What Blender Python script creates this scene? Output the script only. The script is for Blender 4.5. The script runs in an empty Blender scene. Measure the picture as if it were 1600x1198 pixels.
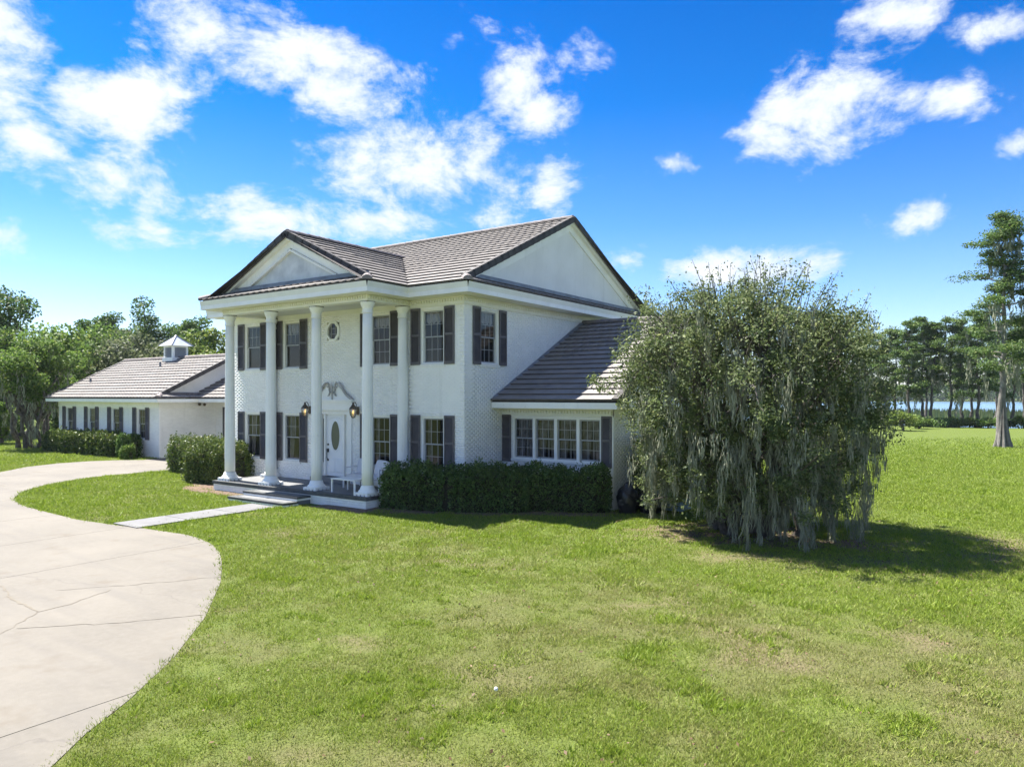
import bpy, bmesh, math, random
import numpy as np
from mathutils import Vector, Matrix, Euler
R = math.radians
S = bpy.context.scene
COL = S.collection
rng = np.random.default_rng(7)
random.seed(7)

# ------------------------------------------------------------------ camera
CAM = np.array([13.359, -16.766, 3.29]); YAW = R(34.772); FPX = 1133.24; HY = 618.0
cam_d = bpy.data.cameras.new('camera'); cam = bpy.data.objects.new('camera', cam_d); COL.objects.link(cam)
cam.location = CAM; cam.rotation_euler = (R(90), 0, YAW)
cam_d.sensor_width = 36; cam_d.lens = FPX/1600*36; cam_d.shift_y = (HY-599)/1600
cam_d.clip_end = 6000; cam_d.clip_start = .1
S.camera = cam
FW = np.array([-math.sin(YAW), math.cos(YAW), 0]); RT = np.array([math.cos(YAW), math.sin(YAW), 0])
def at(px, depth):                     # ground position in the direction of a photograph column, at a depth in metres
    p = CAM + FW*depth + RT*((px-800)/FPX*depth); return (float(p[0]), float(p[1]))
def zat(py, depth): return 3.29 + (HY-py)/FPX*depth

# ------------------------------------------------------------------ light
SUN_TO = Vector((-.62, .03, 1)).normalized()
EL = math.asin(SUN_TO.z); AZ = math.atan2(SUN_TO.x, SUN_TO.y)
sun_d = bpy.data.lights.new('sun', 'SUN'); sun = bpy.data.objects.new('sun', sun_d); COL.objects.link(sun)
sun_d.energy = 2.55; sun_d.angle = R(.53); sun_d.color = (1, .95, .87)
sun.rotation_euler = SUN_TO.to_track_quat('Z', 'Y').to_euler()
S.view_settings.view_transform = 'Standard'; S.view_settings.look = 'None'
S.view_settings.gamma = 1; S.view_settings.use_curve_mapping = False
S.view_settings.exposure = 2.78
try:
    S.cycles.use_denoising = True; S.cycles.denoiser = 'OPENIMAGEDENOISE'
except Exception: pass
S.cycles.max_bounces = 8; S.cycles.diffuse_bounces = 4; S.cycles.transparent_max_bounces = 12
S.cycles.sample_clamp_indirect = 6

# ------------------------------------------------------------------ sky
W = bpy.data.worlds.new('World'); S.world = W; W.use_nodes = True
nt = W.node_tree; N = nt.nodes; L = nt.links; N.clear()
def nd(t, **k):
    n = N.new(t)
    for a, b in k.items(): setattr(n, a, b)
    return n
def mth(op, a, b=None, c=None, clamp=False):
    n = nd('ShaderNodeMath', operation=op, use_clamp=clamp)
    for i, v in enumerate((a, b, c)):
        if v is None: continue
        if isinstance(v, (int, float)): n.inputs[i].default_value = v
        else: L.new(v, n.inputs[i])
    return n.outputs[0]
sky = nd('ShaderNodeTexSky', sky_type='NISHITA'); sky.sun_disc = False
sky.sun_elevation = EL; sky.sun_rotation = AZ; sky.air_density = 1.0; sky.dust_density = .6; sky.ozone_density = 3.0
tc = nd('ShaderNodeTexCoord'); sx = nd('ShaderNodeSeparateXYZ'); L.new(tc.outputs['Generated'], sx.inputs[0])
az = mth('ARCTAN2', sx.outputs[0], sx.outputs[1]); el = mth('ARCSINE', sx.outputs[2])
comb = nd('ShaderNodeCombineXYZ'); L.new(az, comb.inputs[0]); L.new(mth('MULTIPLY', el, 1.5), comb.inputs[1])
# clear, deep blue air: the higher above the horizon, the deeper
ramp = nd('ShaderNodeValToRGB'); L.new(mth('MULTIPLY', el, 1/.9, clamp=True), ramp.inputs[0])
E_ = ramp.color_ramp.elements; E_[0].position = 0; E_[0].color = (.235,.235,.255,1); E_[1].position = 1; E_[1].color = (.002,.066,.165,1)
for ps, cc in ((.10,(.165,.19,.235)),(.25,(.070,.135,.215)),(.42,(.011,.094,.19)),(.60,(.003,.072,.172))): q = E_.new(ps); q.color = (*cc, 1)
hsv = nd('ShaderNodeMixRGB', blend_type='MULTIPLY'); hsv.inputs[0].default_value = 1; L.new(sky.outputs[0], hsv.inputs[1]); L.new(ramp.outputs[0], hsv.inputs[2])
def noise(vec, scale, detail=6, rough=.6, dist=0):
    n = nd('ShaderNodeTexNoise'); n.inputs['Scale'].default_value = scale; n.inputs['Detail'].default_value = detail
    n.inputs['Roughness'].default_value = rough; n.inputs['Distortion'].default_value = dist
    L.new(vec, n.inputs['Vector']); return n.outputs['Fac']
def pix_dir(px, py):
    d = FW + RT*((px-800)/FPX) + np.array([0, 0, (HY-py)/FPX]); d = d/np.linalg.norm(d)
    return math.atan2(d[0], d[1]), math.asin(d[2])
# cloud banks as they stand over the place: (x, y, half width, half height) read from the photograph, turned to azimuth and elevation
BL = [(20,110,95,150,1),(130,165,150,70,1),(215,165,80,58,1),(60,215,110,70,.9),(190,270,110,80,.85),(235,310,80,60,.8),
      (330,55,80,60,.95),(430,85,165,80,1.05),(500,130,90,70,.95),(600,120,70,70,.7),(700,70,38,28,.65),
      (800,130,70,90,.9),(840,180,60,50,1),(920,75,70,45,.75),(650,270,170,75,1),(740,235,70,80,.8),(420,345,150,50,1),(590,350,120,45,.85),
      (770,340,60,38,.8),(860,290,40,60,.6),(225,355,70,40,.75),(20,370,60,45,.7),(55,295,28,28,.5),
      (1310,150,120,85,1.05),(1240,170,90,60,.95),(1200,215,70,45,.95),(1380,150,80,45,.85),(1500,150,70,40,.9),(1400,25,120,45,.9),(1540,40,80,45,.8),
      (1060,258,45,24,.85),(1440,340,55,32,.85),(1230,412,100,36,1.0),(1110,420,90,34,.95),(1590,222,45,24,.8),(980,408,42,26,.85),(960,200,40,30,.35)]
acc = None
for (x, y, rx, ry, w) in BL:
    a, e = pix_dir(x, y); a2, _ = pix_dir(x+rx, y); _, e2 = pix_dir(x, y-ry)
    ra = abs(a2-a)*1.09; re = abs(e2-e)*1.09
    dx = mth('DIVIDE', mth('SUBTRACT', az, a), ra); dy = mth('DIVIDE', mth('SUBTRACT', el, e), re)
    q = mth('ADD', mth('MULTIPLY', dx, dx), mth('MULTIPLY', dy, dy))
    g = mth('MULTIPLY', mth('EXPONENT', mth('MULTIPLY', q, -1.05)), w)
    acc = g if acc is None else mth('MAXIMUM', acc, g)
# the same kind of sky all round: scattered banks from a broad noise away from the banks listed above
wide = noise(comb.outputs[0], 3.2, 2, .5)
wide = mth('MULTIPLY', mth('SUBTRACT', wide, .45), 5.0, clamp=True)
a0, _ = pix_dir(800, 600)
daz = mth('ABSOLUTE', mth('WRAP', mth('SUBTRACT', az, a0), math.pi, -math.pi))
outside = mth('MULTIPLY', mth('SUBTRACT', mth('MAXIMUM', daz, mth('ADD', el, .16)), .68), 8, clamp=True)
acc = mth('MAXIMUM', acc, mth('MULTIPLY', wide, outside))
n1 = noise(comb.outputs[0], 8, 12, .66, .25)
n2 = noise(comb.outputs[0], 34, 6, .6, .2)
tex = mth('ADD', mth('MULTIPLY', mth('SUBTRACT', n1, .5), 2.6), mth('MULTIPLY', mth('SUBTRACT', n2, .5), .55))
dens = mth('ADD', acc, tex)
mr = nd('ShaderNodeMapRange', interpolation_type='SMOOTHSTEP'); mr.inputs[1].default_value = .35; mr.inputs[2].default_value = 1.02
L.new(dens, mr.inputs[0])
cl = mth('MULTIPLY', mr.outputs[0], mth('MULTIPLY', mth('SUBTRACT', el, -.01), 14, clamp=True))
core = nd('ShaderNodeMapRange', interpolation_type='SMOOTHSTEP'); core.inputs[1].default_value = 1.0; core.inputs[2].default_value = 2.0
core.inputs[3].default_value = 0; core.inputs[4].default_value = 1; L.new(dens, core.inputs[0])
ccol = nd('ShaderNodeMixRGB'); ccol.inputs[1].default_value = (.96, 1.03, 1.13, 1); ccol.inputs[2].default_value = (10.0, 9.6, 9.0, 1)
L.new(core.outputs[0], ccol.inputs[0])
mixc = nd('ShaderNodeMixRGB'); L.new(cl, mixc.inputs[0]); L.new(hsv.outputs[0], mixc.inputs[1]); L.new(ccol.outputs[0], mixc.inputs[2])
bg = nd('ShaderNodeBackground'); bg.inputs['Strength'].default_value = .15; L.new(mixc.outputs[0], bg.inputs['Color'])
wo = nd('ShaderNodeOutputWorld'); L.new(bg.outputs[0], wo.inputs['Surface'])

# ------------------------------------------------------------------ materials
def new_mat(name):
    m = bpy.data.materials.new(name); m.use_nodes = True; return m, m.node_tree, m.node_tree.nodes['Principled BSDF']
def pmat(name, c1, c2=None, scale=4, rough=.6, bump=0, bscale=60, spec=.5, island=0, metal=0, detail=5, lo=.35, hi=.65):
    m, t, b = new_mat(name); n = t.nodes; l = t.links
    b.inputs['Roughness'].default_value = rough; b.inputs['Specular IOR Level'].default_value = spec; b.inputs['Metallic'].default_value = metal
    geo = n.new('ShaderNodeNewGeometry')
    c2 = c2 or tuple(x*.88 for x in c1)
    tx = n.new('ShaderNodeTexNoise'); tx.inputs['Scale'].default_value = scale; tx.inputs['Detail'].default_value = detail
    l.new(geo.outputs['Position'], tx.inputs['Vector'])
    mr = n.new('ShaderNodeMapRange'); mr.inputs[1].default_value = lo; mr.inputs[2].default_value = hi; l.new(tx.outputs['Fac'], mr.inputs[0])
    mx = n.new('ShaderNodeMixRGB'); mx.inputs[1].default_value = (*c1, 1); mx.inputs[2].default_value = (*c2, 1); l.new(mr.outputs[0], mx.inputs[0])
    out = mx.outputs[0]
    if island:
        hv = n.new('ShaderNodeHueSaturation'); l.new(out, hv.inputs['Color'])
        mp = n.new('ShaderNodeMapRange'); mp.inputs[3].default_value = 1-island; mp.inputs[4].default_value = 1+island
        l.new(geo.outputs['Random Per Island'], mp.inputs[0]); l.new(mp.outputs[0], hv.inputs['Value']); out = hv.outputs[0]
    l.new(out, b.inputs['Base Color'])
    if bump:
        t2 = n.new('ShaderNodeTexNoise'); t2.inputs['Scale'].default_value = bscale; t2.inputs['Detail'].default_value = 4
        l.new(geo.outputs['Position'], t2.inputs['Vector'])
        bp = n.new('ShaderNodeBump'); bp.inputs['Strength'].default_value = bump; bp.inputs['Distance'].default_value = .02
        l.new(t2.outputs['Fac'], bp.inputs['Height']); l.new(bp.outputs[0], b.inputs['Normal'])
    return m
def leaf_mat(name, ca, cb, cc=None, trans=.35, rough=.6, spec=.22):
    m, t, b = new_mat(name); n = t.nodes; l = t.links
    geo = n.new('ShaderNodeNewGeometry'); cr = n.new('ShaderNodeValToRGB')
    cr.color_ramp.elements[0].color = (*ca, 1); cr.color_ramp.elements[1].color = (*cb, 1)
    if cc: e = cr.color_ramp.elements.new(.93); e.color = (*cb, 1); cr.color_ramp.elements[2].color = (*cc, 1)
    l.new(geo.outputs['Random Per Island'], cr.inputs[0])
    tx = n.new('ShaderNodeTexNoise'); tx.inputs['Scale'].default_value = .9; tx.inputs['Detail'].default_value = 2
    l.new(geo.outputs['Position'], tx.inputs['Vector'])
    hv = n.new('ShaderNodeHueSaturation'); mp = n.new('ShaderNodeMapRange'); mp.inputs[1].default_value = .3; mp.inputs[2].default_value = .7
    mp.inputs[3].default_value = .75; mp.inputs[4].default_value = 1.25
    l.new(tx.outputs['Fac'], mp.inputs[0]); l.new(mp.outputs[0], hv.inputs['Value']); l.new(cr.outputs[0], hv.inputs['Color'])
    l.new(hv.outputs[0], b.inputs['Base Color']); b.inputs['Roughness'].default_value = rough; b.inputs['Specular IOR Level'].default_value = spec
    tr = n.new('ShaderNodeBsdfTranslucent'); l.new(hv.outputs[0], tr.inputs['Color'])
    ms = n.new('ShaderNodeMixShader'); ms.inputs[0].default_value = trans; l.new(b.outputs[0], ms.inputs[1]); l.new(tr.outputs[0], ms.inputs[2])
    l.new(ms.outputs[0], n['Material Output'].inputs['Surface']); return m
M = {}
M['brick'] = pmat('white_painted_brick', (.89,.885,.86), (.84,.84,.82), 1.3, .6, .25, 120, .35, .03)
def weather(m):
    t = m.node_tree; n = t.nodes; l = t.links; b = n['Principled BSDF']; src = b.inputs['Base Color'].links[0].from_socket; geo = n.new('ShaderNodeNewGeometry')
    def layer(src, scale, nscale, lo, hi, amt, col, det=6):
        mp = n.new('ShaderNodeMapping'); mp.inputs['Scale'].default_value = scale; l.new(geo.outputs['Position'], mp.inputs[0]); q = n.new('ShaderNodeTexNoise'); q.inputs['Scale'].default_value = nscale; q.inputs['Detail'].default_value = det; q.inputs['Roughness'].default_value = .65; l.new(mp.outputs[0], q.inputs['Vector'])
        r_ = n.new('ShaderNodeMapRange'); r_.inputs[1].default_value = lo; r_.inputs[2].default_value = hi; r_.inputs[4].default_value = amt; l.new(q.outputs['Fac'], r_.inputs[0])
        mx = n.new('ShaderNodeMixRGB'); l.new(r_.outputs[0], mx.inputs[0]); l.new(src, mx.inputs[1]); mx.inputs[2].default_value = (*col, 1); return mx.outputs[0]
    src = layer(src, (3,3,.22), 1.0, .56, .78, .38, (.52,.53,.50)); src = layer(src, (1,1,1), .55, .55, .75, .22, (.60,.59,.54)); src = layer(src, (1,1,1), 7, .60, .74, .30, (.50,.50,.48))
    l.new(src, b.inputs['Base Color'])
weather(M['brick'])
M['mortar'] = pmat('white_painted_mortar', (.86,.855,.83), (.80,.80,.78), 2.5, .8, .3, 90)
M['trim'] = pmat('white_trim_paint', (.87,.87,.84), (.81,.81,.78), 2, .45, .05, 30)
M['column'] = pmat('column_white_paint', (.86,.86,.84), (.80,.81,.79), 1.5, .5, .08, 40)
M['stucco'] = pmat('stucco', (.82,.82,.80), (.75,.75,.73), .9, .85, .4, 90)
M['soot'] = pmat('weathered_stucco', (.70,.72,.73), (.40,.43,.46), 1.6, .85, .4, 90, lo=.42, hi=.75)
weather(M['trim']); weather(M['stucco']); weather(M['column'])
M['soffit'] = pmat('soffit_paint', (.80,.80,.74), (.74,.74,.68), 2, .6)
M['ceiling'] = pmat('porch_ceiling', (.62,.63,.62), (.56,.57,.56), 2, .7)
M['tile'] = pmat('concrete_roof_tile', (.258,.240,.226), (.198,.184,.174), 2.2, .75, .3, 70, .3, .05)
M['tile_butt'] = pmat('shaded_tile_butt', (.115,.102,.095), (.085,.075,.070), 3, .85, .3, 60)  # tile colour darkened on the butt faces to stand in for their shade
M['tile_edge'] = pmat('dark_barge_tile', (.055,.05,.05), (.085,.078,.075), 3, .7, .4, 60, .3, .15)
M['cap'] = pmat('ridge_tile', (.23,.20,.195), (.15,.135,.13), 3, .75, .5, 60, .3, .15)
M['flash'] = pmat('lead_flashing', (.20,.22,.26), (.13,.14,.17), 3, .45, .1, 20)
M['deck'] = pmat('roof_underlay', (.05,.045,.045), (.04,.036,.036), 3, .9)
M['shutter'] = pmat('shutter_paint', (.118,.108,.112), (.095,.087,.091), 4, .55, .1, 60)
M['sash'] = pmat('window_sash_aluminium', (.34,.35,.36), (.28,.29,.30), 5, .45)
M['muntin'] = pmat('muntin', (.36,.36,.37), (.30,.30,.31), 5, .5)
M['curtain'] = pmat('curtain_cloth', (.42,.38,.36), (.25,.22,.21), 6, .9)
M['valance'] = pmat('valance_cloth', (.62,.57,.53), (.50,.46,.43), 8, .9)
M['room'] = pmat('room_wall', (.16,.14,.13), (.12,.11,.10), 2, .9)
M['porch'] = pmat('grey_porch_paint', (.16,.165,.17), (.125,.13,.135), 2.5, .55, .12, 60)
M['rowlock'] = pmat('grey_painted_rowlock', (.085,.09,.092), (.06,.064,.066), 5, .6, .3, 80, .4, .12)
M['door'] = pmat('door_white_paint', (.80,.82,.84), (.77,.79,.81), 3, .35)
M['black'] = pmat('black_metal', (.012,.012,.013), (.02,.02,.02), 8, .4)
M['bronze'] = pmat('dark_bronze', (.13,.105,.08), (.08,.065,.05), 8, .4, metal=.6)
M['scroll'] = pmat('grey_scroll_paint', (.32,.31,.30), (.45,.44,.43), 5, .7)  # scroll mouldings greyer than the white backing
M['white_metal'] = pmat('white_powder_coat', (.80,.81,.82), (.76,.77,.78), 5, .35)
M['cushion'] = pmat('pale_cushion', (.66,.65,.66), (.58,.57,.58), 6, .9, .2, 120)
M['concrete'] = None
M['walk'] = pmat('walkway_concrete', (.150,.15,.153), (.12,.12,.123), 1.8, .85, .35, 60)
M['mulch'] = pmat('leaf_mulch', (.17,.105,.065), (.075,.05,.035), 14, .95, 1.0, 25)
M['bark'] = pmat('bark', (.12,.105,.09), (.06,.05,.043), 6, .9, .8, 18)
M['cypress_bark'] = pmat('cypress_bark', (.20,.185,.165), (.115,.105,.095), 3.5, .9, .8, 12)
M['moss'] = pmat('spanish_moss', (.29,.30,.215), (.18,.19,.135), 3, .95, 0, 10, .1, .25)
M['oak_leaf'] = leaf_mat('oak_leaf', (.06,.092,.036), (.175,.215,.085), (.30,.32,.14))
M['hedge_leaf'] = leaf_mat('hedge_leaf', (.036,.072,.020), (.12,.185,.048), (.22,.28,.08), .3, .4, .35)
M['sun_hedge_leaf'] = leaf_mat('variegated_hedge_leaf', (.035,.065,.015), (.14,.19,.04), (.32,.31,.08), .25, .45, .3)
M['dark_leaf'] = leaf_mat('dark_broadleaf', (.04,.085,.022), (.11,.185,.042), (.19,.24,.06))
M['mid_leaf'] = leaf_mat('mid_green_broadleaf', (.06,.12,.024), (.165,.245,.05), (.28,.31,.075))
M['lime_leaf'] = leaf_mat('yellow_green_broadleaf', (.07,.12,.02), (.19,.25,.05), (.30,.31,.08))
M['grey_leaf'] = leaf_mat('grey_green_broadleaf', (.06,.085,.04), (.15,.175,.085), (.22,.22,.13))
M['cypress_leaf'] = leaf_mat('cypress_leaf', (.045,.095,.03), (.13,.20,.05), (.25,.28,.08))
M['reed'] = leaf_mat('reed', (.10,.14,.04), (.22,.24,.08))
M['twig'] = pmat('hedge_twigs', (.035,.030,.018), (.012,.014,.008), 9, .95, .8, 30)
M['dead_leaf'] = leaf_mat('dead_leaf', (.07,.042,.022), (.15,.095,.05), (.22,.16,.085), .15)
M['crack'] = pmat('crack_dirt', (.112,.100,.082), (.14,.124,.10), 7, .95)
M['crack_stain'] = pmat('crack_stain', (.135,.117,.090), (.155,.136,.106), 7, .95)
M['grass'] = None
M['plastic'] = pmat('black_plastic_film', (.010,.011,.014), (.016,.017,.02), 6, .28, .8, 14)
M['teal'] = pmat('teal_grey_metal', (.13,.22,.25), (.09,.16,.19), 5, .5)
M['ball'] = pmat('white_ball', (.8,.8,.8), (.75,.75,.75), 60, .4)
M['cupola_roof'] = pmat('cupola_metal_roof', (.52,.55,.58), (.44,.47,.50), 3, .4)
M['louvre'] = pmat('grey_louvre', (.42,.43,.45), (.36,.37,.39), 8, .6)
# window glass: clear pane that reflects the sky and trees
m, t, b = new_mat('window_glass'); n = t.nodes; l = t.links
tr = n.new('ShaderNodeBsdfTransparent'); tr.inputs[0].default_value = (.80,.81,.82,1); gl = n.new('ShaderNodeBsdfGlossy'); gl.inputs['Roughness'].default_value = .03
fr = n.new('ShaderNodeFresnel'); fr.inputs[0].default_value = 1.5; ms = n.new('ShaderNodeMixShader')
gg = n.new('ShaderNodeNewGeometry'); sb_ = n.new('ShaderNodeMath'); sb_.operation = 'SUBTRACT'; sb_.inputs[0].default_value = 1; l.new(gg.outputs['Backfacing'], sb_.inputs[1])
mu = n.new('ShaderNodeMath'); mu.operation = 'MULTIPLY'; l.new(fr.outputs[0], mu.inputs[0]); l.new(sb_.outputs[0], mu.inputs[1])
l.new(mu.outputs[0], ms.inputs[0]); l.new(tr.outputs[0], ms.inputs[1]); l.new(gl.outputs[0], ms.inputs[2]); l.new(ms.outputs[0], n['Material Output'].inputs[0])
M['glass'] = m
# leaded decorative glass of the door and the lantern globes
m, t, b = new_mat('bevelled_glass'); b.inputs['Base Color'].default_value = (.10,.11,.10,1); b.inputs['Roughness'].default_value = .12
tx = t.nodes.new('ShaderNodeTexVoronoi'); tx.inputs['Scale'].default_value = 28; bp = t.nodes.new('ShaderNodeBump'); bp.inputs['Strength'].default_value = .6
t.links.new(tx.outputs['Distance'], bp.inputs['Height']); t.links.new(bp.outputs[0], b.inputs['Normal']); M['lead_glass'] = m
m, t, b = new_mat('lantern_glass'); n = t.nodes; l = t.links
tr = n.new('ShaderNodeBsdfTransparent'); tr.inputs[0].default_value = (.86,.82,.72,1); gl = n.new('ShaderNodeBsdfGlossy'); gl.inputs['Roughness'].default_value = .15
ms = n.new('ShaderNodeMixShader'); ms.inputs[0].default_value = .3; l.new(tr.outputs[0], ms.inputs[1]); l.new(gl.outputs[0], ms.inputs[2]); l.new(ms.outputs[0], n['Material Output'].inputs[0])
M['globe'] = m
m, t, b = new_mat('lit_bulb'); b.inputs['Emission Color'].default_value = (1,.62,.22,1); b.inputs['Emission Strength'].default_value = .4; M['bulb'] = m
# water
m, t, b = new_mat('lake_water'); b.inputs['Base Color'].default_value = (.10,.17,.24,1); b.inputs['Roughness'].default_value = .22
tx = t.nodes.new('ShaderNodeTexNoise'); tx.inputs['Scale'].default_value = .8; tx.inputs['Detail'].default_value = 4
gp = t.nodes.new('ShaderNodeNewGeometry'); t.links.new(gp.outputs['Position'], tx.inputs['Vector'])
bp = t.nodes.new('ShaderNodeBump'); bp.inputs['Strength'].default_value = .35; bp.inputs['Distance'].default_value = .2
t.links.new(tx.outputs['Fac'], bp.inputs['Height']); t.links.new(bp.outputs[0], b.inputs['Normal']); M['water'] = m
# concrete drive: mottled, with hairline cracks, tyre-dulled streaks and brown stains
m, t, b = new_mat('drive_concrete'); n = t.nodes; l = t.links; geo = n.new('ShaderNodeNewGeometry')
def tn(sc, det=5, vec=None, rough=.55):
    q = n.new('ShaderNodeTexNoise'); q.inputs['Scale'].default_value = sc; q.inputs['Detail'].default_value = det; q.inputs['Roughness'].default_value = rough
    l.new(vec or geo.outputs['Position'], q.inputs['Vector']); return q.outputs['Fac']
def mrg(v, a, b_, c, d):
    q = n.new('ShaderNodeMapRange'); l.new(v, q.inputs[0])
    for i, x in enumerate((a, b_, c, d)): q.inputs[i+1].default_value = x
    return q.outputs[0]
def mix(f, a, b_):
    q = n.new('ShaderNodeMixRGB')
    if isinstance(f, float): q.inputs[0].default_value = f
    else: l.new(f, q.inputs[0])
    for i, x in ((1, a), (2, b_)):
        if isinstance(x, tuple): q.inputs[i].default_value = (*x, 1)
        else: l.new(x, q.inputs[i])
    return q.outputs[0]
base = mix(mrg(tn(.45, 6), .35, .65, 0, 1), (.152,.138,.113), (.118,.107,.088))
base = mix(mrg(tn(9, 6, None, .7), .4, .7, 0, .35), base, (.18,.163,.140))
base = mix(mrg(tn(1.3, 3), .58, .72, 0, .5), base, (.105,.085,.060))
mp = n.new('ShaderNodeMapping'); mp.inputs['Rotation'].default_value = (0,0,R(-22)); mp.inputs['Scale'].default_value = (.18,1.6,1); l.new(geo.outputs['Position'], mp.inputs[0])
base = mix(mrg(tn(1.1, 5, mp.outputs[0]), .52, .7, 0, .35), base, (.095,.088,.080))
dn = n.new('ShaderNodeTexNoise'); dn.inputs['Scale'].default_value = .9; dn.inputs['Detail'].default_value = 6; l.new(geo.outputs['Position'], dn.inputs['Vector'])
va = n.new('ShaderNodeVectorMath'); va.operation = 'ADD'; vs = n.new('ShaderNodeVectorMath'); vs.operation = 'SCALE'; vs.inputs['Scale'].default_value = 1.3
l.new(dn.outputs['Color'], vs.inputs[0]); l.new(geo.outputs['Position'], va.inputs[0]); l.new(vs.outputs[0], va.inputs[1])
vo = n.new('ShaderNodeTexVoronoi'); vo.feature = 'DISTANCE_TO_EDGE'; vo.inputs['Scale'].default_value = .13; l.new(va.outputs[0], vo.inputs['Vector'])
base = mix(mrg(vo.outputs['Distance'], .0, .0028, .55, 0), base, (.09,.08,.07))
l.new(base, b.inputs['Base Color']); b.inputs['Roughness'].default_value = .88
bp = n.new('ShaderNodeBump'); bp.inputs['Strength'].default_value = .3; bp.inputs['Distance'].default_value = .01; l.new(tn(70, 4), bp.inputs['Height']); l.new(bp.outputs[0], b.inputs['Normal'])
M['concrete'] = m
# soil and thatch under the lawn: 'dry' is the share of dead grass, 'bare' the bare sand and leaf litter
def lawn(name, blades):
    m, t, b = new_mat(name); n = t.nodes; l = t.links; geo = n.new('ShaderNodeNewGeometry')
    at_ = n.new('ShaderNodeAttribute'); at_.attribute_name = 'dry'; ab = n.new('ShaderNodeAttribute'); ab.attribute_name = 'bare'
    def tn(sc, det=5):
        q = n.new('ShaderNodeTexNoise'); q.inputs['Scale'].default_value = sc; q.inputs['Detail'].default_value = det
        l.new(geo.outputs['Position'], q.inputs['Vector']); return q.outputs['Fac']
    def mrg(v, a, b_, c, d):
        q = n.new('ShaderNodeMapRange'); l.new(v, q.inputs[0])
        for i, x in enumerate((a, b_, c, d)): q.inputs[i+1].default_value = x
        return q.outputs[0]
    def mix(f, a, b_):
        q = n.new('ShaderNodeMixRGB'); l.new(f, q.inputs[0])
        for i, x in ((1, a), (2, b_)):
            if isinstance(x, tuple): q.inputs[i].default_value = (*x, 1)
            else: l.new(x, q.inputs[i])
        return q.outputs[0]
    if blades:
        g = mix(geo.outputs['Random Per Island'], (.122,.200,.017), (.265,.345,.036))
        d = mix(geo.outputs['Random Per Island'], (.20,.21,.055), (.30,.275,.12))
        c = mix(at_.outputs['Fac'], g, d)
    else:
        g = mix(mrg(tn(5, 6), .3, .7, 0, 1), (.070,.105,.013), (.11,.145,.022))
        d = mix(mrg(tn(11, 6), .3, .7, 0, 1), (.078,.072,.028), (.115,.100,.048))
        c = mix(at_.outputs['Fac'], g, d)
        c = mix(mrg(tn(38, 3), .5, .75, 0, .55), c, (.055,.075,.014))
        c = mix(ab.outputs['Fac'], c, mix(mrg(tn(16, 6), .35, .65, 0, 1), (.20,.15,.10), (.10,.07,.045)))
        bp = n.new('ShaderNodeBump'); bp.inputs['Strength'].default_value = .9; bp.inputs['Distance'].default_value = .05
        l.new(tn(26, 5), bp.inputs['Height']); l.new(bp.outputs[0], b.inputs['Normal'])
    l.new(c, b.inputs['Base Color']); b.inputs['Roughness'].default_value = .6 if blades else .95; b.inputs['Specular IOR Level'].default_value = .25
    if blades:
        tr = n.new('ShaderNodeBsdfTranslucent'); l.new(c, tr.inputs[0]); ms = n.new('ShaderNodeMixShader'); ms.inputs[0].default_value = .35
        l.new(b.outputs[0], ms.inputs[1]); l.new(tr.outputs[0], ms.inputs[2]); l.new(ms.outputs[0], n['Material Output'].inputs[0])
    return m
M['lawn'] = lawn('lawn_soil', False); M['grass'] = lawn('grass_blade', True)

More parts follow.
